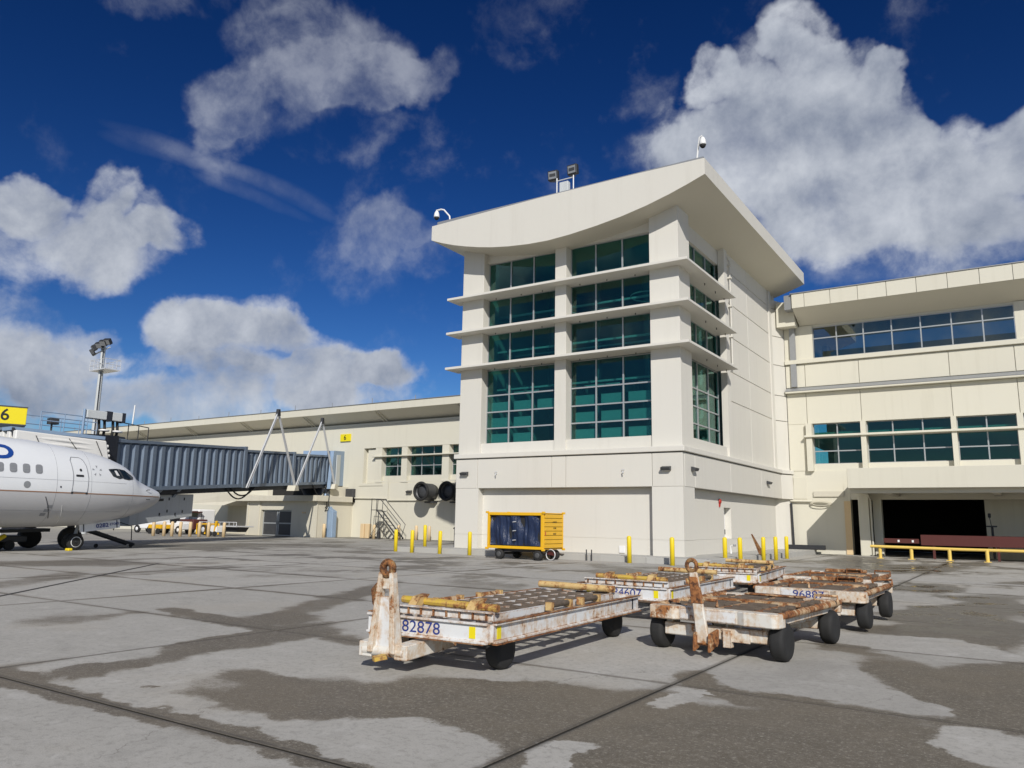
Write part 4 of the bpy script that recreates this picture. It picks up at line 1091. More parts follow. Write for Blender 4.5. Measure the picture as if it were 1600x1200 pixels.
MB().tube([(-36.2, 14.6, .10), (-36.5, 15.4, .30), (-36.9, 16.1, .42), (-37.3, 16.6, .62)], .10, 10).build('hose', M['ybol'], yh)
for k in range(3): MB().tube([(-36.25 - .15 * k, 14.8 + .35 * k, .15 + .09 * k), (-36.3 - .15 * k, 14.9 + .35 * k, .17 + .09 * k)], .115, 10).build('hose_rib', M['grey'], yh)
solo(box(-35.75, -35.45, 18.45, 18.65, 0, .12).build('wheel_chock', M['ybol'], None, .03), 'yellow wheel chock beside the airliner nose wheel', 'chock')
ug = thing('tow_tractor', 'dark tow tractor far behind the airliner belly', 'tractor', (-62, 27.5, 0))
box(-63.5, -60.5, 26.5, 28.3, .35, 1.2).build('body', M['dark'], ug, .08)
box(-62.8, -61.4, 26.7, 28.1, 1.2, 2.1).build('cab', M['dark'], ug, .08)
for x in (-62.9, -61.1): MB().lathe((x, 26.4, .4), (0, 1, 0), [(0, .4), (.25, .4)], 16).build('wheel', M['black'], ug)
wf = thing('crowd_barrier', 'white tubular barrier standing behind the airliner belly', 'barrier', (-56, 23.5, 0))
MB().tube([(-57.5, 23.2, .05), (-57.5, 23.2, 1.0), (-54.5, 24.0, 1.0), (-54.5, 24.0, .05)], .03, 6).build('rail', M['white'], wf)
for k in range(7): MB().tube([(-57.2 + .4 * k, 23.28 + .107 * k, .1), (-57.2 + .4 * k, 23.28 + .107 * k, .98)], .015, 5).build('bar', M['white'], wf)

# ================================================================== BOARDING BRIDGE
P1 = Vector((-39.5, 22.5, 0)); DB = Vector((-.386, .9225, 0)).normalized(); NB = Vector((DB.y, -DB.x, 0))
if NB.dot(Vector((0, 0, 0)) - P1) < 0: NB = -NB
def T(s, wd, h): return P1 + DB * s + NB * wd + Vector((0, 0, 2.85 + .063 * s + h))
bb = thing('boarding_bridge', 'slate blue corrugated passenger bridge reaching from gate 6 to the airliner', 'jet bridge', (-44, 33, 0))
def tun(s0, s1, wd, h0, h1, nm, mat, par=bb):
    return MB().hexa([T(s0, wd, h0), T(s0, -3.0 - wd, h0), T(s1, -3.0 - wd, h0), T(s1, wd, h0), T(s0, wd, h1), T(s0, -3.0 - wd, h1), T(s1, -3.0 - wd, h1), T(s1, wd, h1)]).build(nm, mat, par)
secs = [(-.3, 12.9, 0.0, 2.66), (12.9, 20.5, -.14, 2.50), (20.5, 27.8, -.26, 2.42)]
for (s0, s1, wd, h1) in secs:
    body = tun(s0, s1, wd - .16, .12, h1 - .02, 'tunnel', M['bridge'])
    for nm, a_, b_ in (('floor_beam', -.06, .16), ('roof_beam', h1 - .14, h1 + .02)):
        MB().hexa([T(s0, wd + .03, a_), T(s0, wd - .3, a_), T(s1, wd - .3, a_), T(s1, wd + .03, a_), T(s0, wd + .03, b_), T(s0, wd - .3, b_), T(s1, wd - .3, b_), T(s1, wd + .03, b_)]).build(nm, M['bridge'], body)
    n_ = int((s1 - s0) / .76); ps = (s1 - s0) / n_
    for k in range(n_):
        a0 = s0 + k * ps
        q = [(a0 + .02, -.155), (a0 + .16, .0), (a0 + .46, .0), (a0 + .60, -.155)]
        zb, zt = .14, h1 - .13
        MB().add([T(s_, wd + o_, z_) for z_ in (zb, zt - .12) for (s_, o_) in q] + [T(s_, wd - .155, zt) for (s_, o_) in q],
                 [(0, 1, 5, 4), (1, 2, 6, 5), (2, 3, 7, 6), (4, 5, 9, 8), (5, 6, 10, 9), (6, 7, 11, 10)]).build('corrugated_panel', M['bridge'], body)
# collars where the sections telescope
for s_, wd, h1 in ((12.9, .06, 2.72), (20.5, -.06, 2.56)):
    MB().hexa([T(s_ - .18, wd, -.1), T(s_ - .18, wd - 3.1, -.1), T(s_ + .18, wd - 3.1, -.1), T(s_ + .18, wd, -.1), T(s_ - .18, wd, h1), T(s_ - .18, wd - 3.1, h1), T(s_ + .18, wd - 3.1, h1), T(s_ + .18, wd, h1)]).build('collar', M['bridge'], bb)
MB().hexa([T(0, -.3, -.35), T(0, -2.7, -.35), T(27, -2.7, -.35), T(27, -.3, -.35), T(0, -.3, -.07), T(0, -2.7, -.07), T(27, -2.7, -.07), T(27, -.3, -.07)]).build('underframe', M['bridged'], bb)
# rotunda at the terminal
ro = MB().hexa([T(27.8, .1, -.25), T(27.8, -2.9, -.25), T(30.2, -2.9, -.25), T(30.2, .1, -.25), T(27.8, .1, 2.85), T(27.8, -2.9, 2.85), T(30.2, -2.9, 2.85), T(30.2, .1, 2.85)]).build('rotunda', M['bridge2'], bb)
MB().hexa([T(28.15, .16, -.2), T(28.15, .06, -.2), T(28.95, .06, -.2), T(28.95, .16, -.2), T(28.15, .16, 2.5), T(28.15, .06, 2.5), T(28.95, .06, 2.5), T(28.95, .16, 2.5)]).build('vent_panel', M['boxgrey'], ro)
MB().hexa([T(26.9, .20, -.45), T(26.9, -.1, -.45), T(27.75, -.1, -.45), T(27.75, .20, -.45), T(27.3, .20, 2.8), T(27.3, -.1, 2.8), T(27.75, -.1, 2.8), T(27.75, .20, 2.8)]).build('side_pylon', M['bridge2'], bb)
text('77', .42, M['ink'], bb, facing(T(27.25, .212, -.05), -DB if (-DB).dot(RGT) > 0 else DB, (0, 0, 1)), bold=True)
cxp = T(27.4, -1.3, 0)
MB().lathe((cxp.x, cxp.y, 0), (0, 0, 1), [(0, .55), (2.6, .55), (4.1, 1.3)], 16).build('support_column', M['bridged'], bb)
pe = MB().prism([(-51.6, 47.2, 0), (-49.0, 47.2, 0), (-49.0, 47.2, 2.2), (-49.55, 47.2, 2.45), (-50.0, 47.2, 3.7), (-50.6, 47.2, 3.7), (-51.2, 47.2, 2.5), (-51.6, 47.2, 2.2)], (0, .5, 0))
ped = pe.build('pedestal', M['bridge2'], bb, .03)
for x in (-50.8, -50.2, -49.6): box(x, x + .05, 47.12, 47.2, .1, 2.2).build('stiffener', M['bridge'], ped)
for q in range(3):
    MB().tube([(-49.6 + .15 * q, 47.0, 3.9), (-49.7 + .2 * q, 46.9, 2.6), (-50.6 + .1 * q, 46.8, 1.35 - .1 * q), (-51.4, 46.85, 1.75), (-51.7, 46.9, 2.1)], .045, 8).build('cable', M['black'], ped)
# service cabinet hung under the outer tunnel
hb0 = MB().hexa([T(2.2, -.5, -1.98), T(2.2, -2.5, -1.98), T(8.0, -2.5, -1.76), T(8.0, -.5, -1.76), T(2.2, -.5, -.30), T(2.2, -2.5, -.30), T(8.0, -2.5, -.42), T(8.0, -.5, -.42)]).build('service_cabinet', M['boxgrey'], bb, .02)
for s_ in (4.2, 6.0): MB().hexa([T(s_ - .22, -.47, -.55), T(s_ - .22, -.6, -.55), T(s_ + .0, -.6, -.55), T(s_ + .0, -.47, -.55), T(s_, -.2, -.02), T(s_, -.5, -.02), T(s_ + .35, -.5, -.02), T(s_ + .35, -.2, -.02)]).build('hanger_bracket', M['bridge'], bb)
for s_, h in ((4.6, -.62), (4.7, -1.55), (5.5, -.7), (5.4, -1.4), (7.0, -.75), (6.9, -1.5), (6.2, -1.62)):
    MB().hexa([T(s_, -.47, h), T(s_, -.5, h), T(s_ + .08, -.5, h), T(s_ + .08, -.47, h), T(s_, -.47, h + .16), T(s_, -.5, h + .16), T(s_ + .08, -.5, h + .16), T(s_ + .08, -.47, h + .16)]).build('latch', M['dark'], hb0)
MB().hexa([T(4.5, -.47, -.72), T(4.5, -.5, -.72), T(5.0, -.5, -.72), T(5.0, -.47, -.72), T(4.5, -.47, -.58), T(4.5, -.5, -.58), T(5.0, -.5, -.58), T(5.0, -.47, -.58)]).build('vent_grille', M['dark'], hb0)
for s0_, s1_, dip in ((11.2, 14.6, .75), (11.8, 14.9, .55), (24.5, 27.2, .9)):
    MB().tube([T(s0_ + (s1_ - s0_) * k / 10, -.25, -.1 - dip * 4 * (k / 10) * (1 - k / 10)) for k in range(11)], .05, 6).build('hanging_cable', M['black'], bb)
# drive legs below the outer tunnel
for wd in (-.4, -2.6):
    a_ = T(-3.4, wd + 1.0, -.1); MB().tube([a_, (a_.x, a_.y, .5)], .16, 12).build('drive_leg', M['bridged'], bb)
    MB().lathe((a_.x - .2, a_.y, .5), (1, 0, 0), [(0, .4), (.05, .5), (.35, .5), (.4, .4)], 20).build('drive_wheel', M['black'], bb)
# cab, bellows and roof platform at the airliner
cabd = MB().hexa([T(-2.4, .1, .0), T(-2.4, -3.4, 0), T(-.1, -3.4, 0), T(-.1, .1, 0), T(-2.4, .1, 2.85), T(-2.4, -3.4, 2.85), T(-.1, -3.4, 2.85), T(-.1, .1, 2.85)]).build('cab', M['bridged'], bb)
be = MB()
for k in range(7):
    x0 = -39.9 + k * .30; s_ = .10 if k % 2 else 0
    be.hexa([(x0, 16.75 + s_, 2.6), (x0 + .31, 16.75 + s_, 2.6), (x0 + .31, 21.7 - s_ - k * .03, 2.6), (x0, 21.7 - s_ - k * .03, 2.6), (x0, 16.75 + s_, 5.33 - s_), (x0 + .31, 16.75 + s_, 5.33 - s_), (x0 + .31, 20.95 - s_, 5.22 - s_), (x0, 20.95 - s_, 5.22 - s_)])
bel = be.build('bellows', M['canvas'], bb, .05)
for k in range(4): MB().tube([(-37.9, 16.8 + .02 * k, 4.35 + .24 * k), (-37.82, 19.0, 4.33 + .235 * k), (-37.9, 21.25 - .06 * k, 4.25 + .235 * k)], .09, 8, smooth=True).build('bellows_fold', M['canvas'], bel)
for y0, y1 in ((17.6, 18.0), (19.1, 19.75), (20.4, 20.8)): MB().tube([(-37.76, y0, 5.15), (-37.72, y1, 4.35)], .018, 5).build('lacing_rope', M['dark'], bel)
MB().beam((-38.6, 16.7, 5.42), (-38.6, 21.05, 5.38), .9, .16).build('roof_beam', M['bridge2'], bb)
MB().tube([(-38.1, 16.75, 5.45), (-38.1, 16.78, 5.1), (-38.1, 16.9, 4.9)], .06, 8).build('beam_bracket', M['dark'], bb)
MB().box(-43.2, -40.1, 17.2, 23.3, 5.5, 5.62).build('roof_platform', M['bridge'], bb)
def rail(pts, z0, hs, name='guard_rail', mat=M['bridge2']):
    mb = MB()
    for h in hs: mb.tube([(x, y, z0 + h) for x, y in pts], .028, 6)
    for i in range(len(pts) - 1):
        a_, b_ = Vector(pts[i] + (z0,)), Vector(pts[i + 1] + (z0,)); n_ = max(1, int((b_ - a_).length / .9))
        for k in range(n_ + 1):
            p = a_.lerp(b_, k / n_); mb.tube([p, p + Vector((0, 0, hs[0]))], .028, 6)
    return mb.build(name, mat, bb)
rail([(-40.3, 18.9), (-40.3, 21.2)], 5.62, (.98, .55)); rail([(-43.0, 17.3), (-43.0, 23.2)], 5.62, (1.05, .6))
rail([(-40.4, 22.9), (-41.6, 25.4)], 5.5, (1.05,), mat=M['dark'])
MB().box(-40.7, -40.2, 21.1, 22.15, 6.55, 6.98).build('equipment_cabinet', M['boxgrey'], bb, .02)
MB().box(-40.7, -40.2, 22.45, 23.0, 6.55, 7.0).build('equipment_cabinet', M['boxgrey'], bb, .02)
MB().box(-40.62, -40.2, 22.15, 22.45, 6.5, 7.02).box(-40.6, -40.2, 23.0, 23.18, 6.5, 7.02).build('cabinet_side', M['bridged'], bb)
MB().tube([(-40.3, 21.0, 5.5), (-40.3, 21.0, 7.0)], .07, 8).build('post', M['bridge2'], bb)
for x, y in ((-40.5, 21.9), (-40.5, 22.2), (-40.4, 22.6), (-40.5, 22.9)): MB().tube([(x, y, 5.0), (x + .1, y - .05, 5.6), (x, y + .05, 6.1), (x, y, 6.55)], .07, 8).build('hydraulic_hose', M['black'], bb)
for x, y in ((-40.35, 22.15), (-40.3, 22.85)): MB().lathe((x, y, 5.95), (0, 0, 1), [(0, .25), (.07, .27), (.1, .18)], 14).build('lamp_cowl', M['white'], bb)
MB().box(-40.7, -40.2, 22.3, 23.3, 4.7, 5.75).build('drive_housing', M['bridged'], bb, .05)
MB().tube([(-40.6, 19.6, 5.62), (-40.6, 19.6, 6.1)], .05, 6).box(-40.8, -40.4, 19.45, 19.85, 6.05, 6.35).build('camera_unit', M['lampgrey'], bb)
# A-frames against the bridge side
for nm, s0, s1, sa, ha in (('a', 12.75, 19.9, 16.3, 5.55), ('b', 20.1, 27.4, 24.0, 5.45)):
    t = thing('cable_gantry', 'bright steel A-shaped gantry against the bridge, the ' + ('taller one nearer the airliner' if nm == 'a' else 'one nearer the gate sign'), 'gantry', tuple(T((s0 + s1) / 2, .35, 0)), 'steel gantries by the boarding bridge')
    for s_ in (s0, s1):
        for dd_ in (-.10, .10):
            MB().tube([T(s_ + dd_, .38, -.1), T(sa + dd_ * .6, .45, ha - .2)], .055, 8).build('leg_tube', M['steel'], t)
        for k in range(1, 5):
            f = k / 5; pA = T(s_ + (sa - s_) * f, .4, -.1 + (ha - .1) * f)
            MB().beam(pA - DB * .12, pA + DB * .12, .03, .03).build('rung', M['steel'], t)
    hd = MB().hexa([T(sa - .22, .55, ha - .45), T(sa - .22, .35, ha - .45), T(sa + .22, .35, ha - .45), T(sa + .22, .55, ha - .45), T(sa - .12, .55, ha + .05), T(sa - .12, .35, ha + .05), T(sa + .12, .35, ha + .05), T(sa + .12, .55, ha + .05)])
    hd.build('head_plate', M['dark'], t)
    MB().hexa([T(s1 - .4, .55, -.45), T(s1 - .4, -.1, -.45), T(s1 + .4, -.1, -.45), T(s1 + .4, .55, -.45), T(s1 - .2, .55, -.05), T(s1 - .2, -.1, -.05), T(s1 + .2, -.1, -.05), T(s1 + .2, .55, -.05)]).build('foot_bracket', M['oldwall'], t)
# gate sign box on the cab roof
sg = thing('gate_sign', 'yellow box sign reading 6 above the airliner and bridge cab', 'sign', (-41, 17, 5.6))
fd = (Vector((0, 0, 0)) - Vector((-41, 17, 0))).normalized(); rd = Vector((-fd.y, fd.x, 0)); 
if rd.dot(RGT) < 0: rd = -rd
cs_ = Vector((-40.75, 16.95, 6.25)) + rd * .42
def sgp(u, d_, v): return cs_ + rd * u - fd * d_ + Vector((0, 0, v))
MB().hexa([sgp(-.95, 0, -.44), sgp(.95, 0, -.44), sgp(.95, .9, -.44), sgp(-.95, .9, -.44), sgp(-.95, 0, .44), sgp(.95, 0, .44), sgp(.95, .9, .44), sgp(-.95, .9, .44)]).build('sign_box', M['sign'], sg, .015)
MB().add([sgp(-.95, 0, -.441), sgp(.95, 0, -.441), sgp(.95, .9, -.441), sgp(-.95, .9, -.441), sgp(0, .45, -.78)], [(0, 1, 4), (1, 2, 4), (2, 3, 4), (3, 0, 4)]).build('tapered_base', M['grey'], sg)
MB().tube([sgp(0, .45, -1.2), sgp(0, .45, -.7)], .05, 8).build('post', M['dark'], sg)
for v0, v1 in ((.40, .46), (-.46, -.40)): MB().hexa([sgp(-.97, -.012, v0), sgp(.97, -.012, v0), sgp(.97, .0, v0), sgp(-.97, .0, v0), sgp(-.97, -.012, v1), sgp(.97, -.012, v1), sgp(.97, .0, v1), sgp(-.97, .0, v1)]).build('edge_trim', M['lampgrey'], sg)
text('6', .78, M['ink'], sg, facing(sgp(.06, -.006, 0), rd, (0, 0, 1)), bold=True)

# ================================================================== FLOODLIGHT MAST
mx, my = -64.7, 34.7
fm = thing('floodlight_mast', 'tall tapering grey floodlight mast behind the boarding bridge', 'mast', (mx, my, 0))
MB().tube([(mx, my, 0), (mx, my, 6), (mx, my, 16.0)], [.28, .24, .18], 14).build('pole', M['boxgrey'], fm)
MB().tube([(mx + .30, my - .15, 1), (mx + .22, my - .12, 15.5)], .035, 6).build('cable', M['dark'], fm)
cg = MB().box(mx - .9, mx + 1.5, my - .5, my + .8, 13.6, 13.68)
for z in (14.05, 14.5):
    for a_, b_ in (((mx - .9, my - .5), (mx + 1.5, my - .5)), ((mx + 1.5, my - .5), (mx + 1.5, my + .8)), ((mx - .9, my + .8), (mx + 1.5, my + .8)), ((mx - .9, my - .5), (mx - .9, my + .8))):
        cg.tube([(a_[0], a_[1], z), (b_[0], b_[1], z)], .025, 5)
for px_ in (-.9, -.3, .3, .9, 1.5):
    for py_ in (-.5, .8): cg.tube([(mx + px_, my + py_, 13.6), (mx + px_, my + py_, 14.5)], .025, 5)
cg.build('service_basket', M['steel'], fm)
for (ox, oy, oz, tx) in ((-1.1, -.3, 15.3, -.55), (-.55, -.5, 15.6, -.3), (.25, -.5, 15.75, .25), (.75, -.45, 15.9, .3), (1.1, -.3, 16.0, .3)):
    c_ = Vector((mx + ox, my + oy, oz)); d_ = Vector((tx, -.75, -.62)).normalized()
    MB().beam(c_ - d_ * .16, c_ + d_ * .16, .62, .50).build('floodlight', M['dark'], fm, .03)
    MB().beam(c_ + d_ * .162, c_ + d_ * .17, .5, .4).build('lens', M['grey'], fm)
MB().beam((mx - 1.2, my - .1, 15.15), (mx + 1.2, my - .1, 15.55), .08, .08).build('crossarm', M['boxgrey'], fm)

# ================================================================== ROOF FITTINGS OF THE TOWER
fl = thing('roof_floodlights', 'pair of square floodlights on a frame at the tower roof edge', 'floodlight', (-18.3, 32.2, 17.8))
frm = MB()
for x in (-18.62, -17.66): frm.tube([(x, 32.2, 17.8), (x, 32.2, 19.0 if x < -18 else 18.95)], .035, 8)
frm.tube([(-18.62, 32.2, 18.85), (-17.66, 32.2, 18.85)], .03, 6).build('frame', M['steel'], fl)
box(-18.45, -17.95, 32.15, 32.4, 17.8, 18.72).build('control_box', M['boxgrey'], fl, .02)
for x, z, t_ in ((-18.86, 19.22, .10), (-17.74, 19.27, -.05)):
    d_ = Vector((t_, -1, -.12)).normalized(); c_ = Vector((x, 32.15, z))
    ho = MB().beam(c_, c_ - d_ * .26, .56, .52).build('floodlight', M['dark'], fl, .03)
    MB().beam(c_ + d_ * .003, c_ + d_ * .012, .44, .38).build('lens', M['grey'], ho)
    MB().beam(c_ + d_ * .014, c_ + d_ * .02, .34, .16).build('reflector', M['lampgrey'], ho)
    MB().beam(c_ + Vector((-.2, .1, -.28)), c_ + Vector((.2, .1, -.38)), .04, .04).build('yoke', M['dark'], ho)
def cctv(pts, head, label):
    t = thing('dome_camera', label, 'camera', pts[0], 'dome cameras on the tower roof')
    MB().tube(pts, .045, 8).build('arm', M['white'], t)
    h = Vector(head)
    MB().lathe(h, (0, 0, -1), [(-.24, .04), (-.19, .09), (-.08, .135), (.09, .16), (.15, .155)], 16).build('housing', M['white'], t)
    MB().lathe(h, (0, 0, -1), [(.145, .14), (.22, .125), (.28, .075), (.30, .02)], 16).build('dome', M['black'], t)
cctv([(-25.13, 31.75, 17.75), (-25.15, 31.7, 18.15), (-25.55, 31.7, 18.6), (-25.75, 31.7, 18.68), (-26.1, 31.7, 18.68)], (-26.07, 31.7, 18.42), 'white dome camera on a bent arm at the low left roof end')
cctv([(-11.05, 31.7, 17.75), (-10.98, 31.7, 18.35), (-10.85, 31.6, 18.88), (-10.72, 31.6, 18.92)], (-10.71, 31.6, 18.62), 'white dome camera on a slim post at the roof peak')

# ================================================================== BOLLARDS
def bollard_mesh(r, h, nm): 
    return MB().lathe((0, 0, 0), (0, 0, 1), [(-.02, r * 1.0), (h - r * .7, r), (h - r * .35, r * .86), (h - r * .1, r * .5), (h, r * .08)], 16).mesh(nm)
by_me = bollard_mesh(.095, 1.12, 'bollard'); by_me.materials.append(M['ybol'])
def put_bollard(me, x, y, z, label, group, sc=1.0):
    o = bpy.data.objects.new('bollard', me); COL.objects.link(o); o.location = (x, y, z); o.scale = (1, 1, sc)
    o.rotation_euler = (random.uniform(-.012, .012), random.uniform(-.012, .012), random.uniform(0, 6))
    solo(o, label, 'bollard', group)
G1 = 'yellow bollards round the tower'
for x, y, z, lb_ in ((-27.0, 30.5, 0, 'yellow bollard, leftmost one standing in front of the tower'),
                     (-25.6, 30.12, 0, 'yellow bollard second from left, in front of the mobile ladder'),
                     (-26.4, 32.1, .25, 'yellow bollard set back on the pavement behind two others'),
                     (-23.94, 30.25, 0, 'yellow bollard nearest the left tower corner'),
                     (-22.11, 30.22, 0, 'yellow bollard just left of the yellow container cart'),
                     (-13.85, 30.2, 0, 'yellow bollard in front of the dark reveal of the corner pier'),
                     (-11.83, 29.85, 0, 'yellow bollard before the sharp tower corner'),
                     (-10.75, 33.1, 0, 'yellow bollard in front of the white flank door'),
                     (-10.25, 33.6, 0, 'yellow bollard just right of the white flank door'),
                     (-10.1, 36.6, 0, 'yellow bollard with a rusty cone leaning beside it'),
                     (-10.15, 38.95, 0, 'yellow bollard in the middle of the last trio by the flank'),
                     (-10.15, 41.0, 0, 'yellow bollard farthest along the tower flank')):
    put_bollard(by_me, x, y, z, lb_, G1)
tn_me = bollard_mesh(.13, 1.15, 'bollard'); tn_me.materials.append(M['tan'])
G2 = 'faded bollards along the concourse'
ORDN = ['first', 'second', 'third', 'fourth', 'fifth', 'sixth', 'seventh', 'eighth']
for k, (x, y) in enumerate(((-58.35, 36.9), (-57.7, 37.4), (-56.8, 37.5), (-56.15, 37.8), (-55.6, 38.3), (-55.0, 38.7), (-54.1, 38.9), (-53.4, 39.8))):
    put_bollard(tn_me, x, y, 0, 'faded cream bollard before the parked tugs, ' + ORDN[k] + ' counted from the airliner', 'faded bollards before the parked tugs')
for k, (x, y) in enumerate(((-53.6, 46.9), (-52.4, 46.6), (-51.0, 46.3), (-49.3, 46.6))):
    put_bollard(tn_me, x, y, 0, 'faded cream bollard at the blue bridge pedestal, ' + ORDN[k] + ' counted from the grey doors', 'faded bollards guarding the bridge pedestal')
for k, (x, y) in enumerate(((-45.5, 48.6), (-43.3, 49.2), (-41.6, 49.4), (-39.9, 49.0))):
    put_bollard(tn_me, x, y, 0, 'faded cream bollard near the mobile ladder, ' + ORDN[k] + ' counted towards the tower', G2)
rp_ = MB().box(-47.0, -46.5, 48.5, 49.0, 0, 1.15)
for dx_ in (0, .55):
    o = solo(box(-47.1 + dx_, -46.7 + dx_, 48.6, 49.0, 0, 1.2).build('guard_post', M['tan'], None, .03), 'square rusty yellow guard post by the concourse wall, ' + ('left one of the pair' if dx_ == 0 else 'right one of the pair'), 'post', 'square guard posts by the wall')
cn_ = thing('traffic_cone', 'brown weathered cone leaning by the flank bollards', 'cone', (-10.6, 38.0, .25))
MB().hexa([(-10.62, 37.75, .26), (-10.4, 37.75, .26), (-10.4, 37.95, .26), (-10.62, 37.95, .26), (-10.92, 37.55, 1.22), (-10.86, 37.55, 1.22), (-10.86, 37.60, 1.22), (-10.92, 37.60, 1.22)]).build('body', M['eye'], cn_)
box(-10.7, -10.35, 37.7, 38.05, .25, .28).build('base', M['black'], cn_)
cn2 = thing('traffic_cone', 'grey weathered cone standing by the concourse wall', 'cone', (-45.4, 49.3, 0))
MB().lathe((-45.6, 49.3, 0), (0, 0, 1), [(0, .28), (.05, .28), (.05, .2), (1.0, .04)], 14).build('body', M['lampgrey'], cn2)
box(-45.9, -45.3, 49.0, 49.6, 0, .04).build('base', M['black'], cn2)
# utility stub-ups and little white plate at the tower foot
su = thing('conduit_stub', 'two thin steel stub pipes rising from the kerb by the cart', 'pipe', (-15.9, 30.4, 0))
for x in (-16.0, -15.75): MB().tube([(x, 30.45, 0), (x, 30.45, .48)], .025, 6).build('stub', M['dark'], su)
solo(box(-15.5, -15.22, YP + .36, YP + .41, .30, .62).build('outlet_plate', M['white'], None, .01), 'small white outlet plate at the foot of the tower wall', 'outlet')
lt = thing('standpipe', 'white standpipe at the foot of the flank beside the door', 'pipe', (-11.9, 38.2, .25))
MB().tube([(-12.2, 38.5, .25), (-12.2, 38.5, .62), (-12.0, 38.45, .66)], .05, 8).build('riser', M['white'], lt)
MB().lathe((-12.0, 38.45, .6), (0, 0, 1), [(0, .07), (.1, .07)], 10).build('cap', M['grey'], lt)
# stair rail at the tower's left corner
hr = thing('stair_rail', 'dark steel stair railing at the left tower corner', 'railing', (-25.6, 33, .25))
for y in (33.0, 33.4, 33.8): MB().tube([(-25.15, y, .25), (-25.15, y, 1.25 + (y - 33) * .5)], .03, 6).build('baluster', M['dark'], hr)
MB().tube([(-25.15, 32.9, 1.2), (-25.15, 34.4, 1.95)], .035, 6).build('handrail', M['dark'], hr)
# ================================================================== MOBILE LADDER
ml = thing('mobile_ladder', 'thin grey mobile platform ladder against the concourse wall', 'ladder', (-44.5, 48.6, 0))
TOPX, BOTX = -45.3, -42.6
for dy in (-.3, .3):
    MB().beam((BOTX, 48.6 + dy, .15), (TOPX + .3, 48.6 + dy, 2.35), .05, .09).build('stringer', M['lampgrey'], ml)
    MB().tube([(BOTX - .1, 48.6 + dy, .3), (BOTX + .25, 48.6 + dy, 1.2), (TOPX + .7, 48.6 + dy, 3.2), (TOPX - .3, 48.6 + dy, 3.3), (TOPX - .35, 48.6 + dy, .1)], .03, 6).build('handrail', M['lampgrey'], ml)
    MB().tube([(TOPX + .35, 48.6 + dy, 2.3), (TOPX + .4, 48.6 + dy, 3.25)], .025, 6).tube([(TOPX + .6, 48.6 + dy, .1), (TOPX + .5, 48.6 + dy, 2.2)], .025, 6).tube([(TOPX - .3, 48.6 + dy, .3), (TOPX + .55, 48.6 + dy, 1.3)], .02, 6).build('brace', M['lampgrey'], ml)
for k in range(8):
    f = (k + .5) / 8; x = BOTX + (TOPX + .3 - BOTX) * f; z = .15 + 2.2 * f
    box(x - .12, x + .12, 48.3, 48.9, z - .02, z + .02).build('tread', M['lampgrey'], ml)
box(TOPX - .35, TOPX + .35, 48.28, 48.92, 2.33, 2.38).build('platform', M['lampgrey'], ml)
for x in (TOPX - .3, BOTX):
    for dy in (-.32, .32): MB().lathe((x, 48.58 + dy, .09), (0, 1, 0), [(0, .09), (.05, .09)], 10).build('castor', M['black'], ml)

# ================================================================== YELLOW CONTAINER CART
cc = thing('container_cart', 'amber container trailer with navy tarpaulin curtain parked at the tower wall', 'trailer', (-18.5, 29.4, 0))
cx0, cx1, cy0, cy1, cz0, cz1 = -19.95, -17.05, 28.55, 30.28, .46, 2.02
Y_ = M['ycart']
fr = MB().box(cx0, cx1, cy0, cy0 + .09, cz1 - .13, cz1).box(cx0, cx1, cy0, cy0 + .09, cz0, cz0 + .12)
fr.box(cx0, cx0 + .11, cy0, cy0 + .1, cz0 + .12, cz1 - .13).box(cx1 - .14, cx1, cy0, cy0 + .1, cz0 + .12, cz1 - .13)
fr.box(cx0, cx1, cy1 - .05, cy1, cz0, cz1).box(cx0, cx0 + .04, cy0 + .1, cy1 - .05, cz0, cz1).box(cx0 + .04, cx1 - .05, cy0 + .1, cy1 - .05, cz1 - .05, cz1 - .005).box(cx0 + .04, cx1 - .05, cy0 + .1, cy1 - .05, cz0, cz0 + .06)
fro = fr.build('frame', Y_, cc, .012)
for x in (cx0, cx1):
    for y in (cy0, cy1):
        for z in (cz0, cz1): box(x - .07, x + .07, y - .05, y + .05, z - .05, z + .04).build('corner_casting', Y_, fro, .01)
ph = (cz1 - cz0 - .12) / 8
for k in range(8): box(cx1 - .05, cx1 + .005, cy0 + .12, cy1 - .08, cz0 + .07 + k * ph, cz0 + .07 + (k + 1) * ph - .018).build('end_plank', Y_, cc, .008)
box(cx1 - .06, cx1 - .045, cy0 + .1, cy1 - .06, cz0 + .05, cz1 - .05).build('end_backing', M['seam'], cc)
tp = MB(); nu, nv = 60, 14; vs = []
rr = random.Random(5); ph_ = [rr.uniform(0, 6) for _ in range(8)]
for j in range(nv + 1):
    for i in range(nu + 1):
        u = i / nu; v = j / nv
        x = cx0 + .15 + u * (cx1 - cx0 - .33); z = cz0 + .15 + v * (cz1 - cz0 - .30)
        dep = .016 * math.sin(u * 55 + ph_[0] + v * 2) + .012 * math.sin(u * 91 + ph_[1] - v * 3 * (u - .5)) + (.03 + .02 * v) * math.sin(u * 23 + ph_[2] + 2.5 * v * (1 - u)) + .03 * math.sin(v * 7 + u * 13)
        vs.append((x, cy0 + .085 + dep, z))
tp.add(vs, [(j * (nu + 1) + i, j * (nu + 1) + i + 1, (j + 1) * (nu + 1) + i + 1, (j + 1) * (nu + 1) + i) for j in range(nv) for i in range(nu)], True)
tpo = tp.build('curtain', M['tarp'], cc)
box(cx0 + .11, cx1 - .14, cy0 + .14, cy0 + .16, cz0 + .12, cz1 - .13).build('curtain_shadow_lining', M['black'], cc)
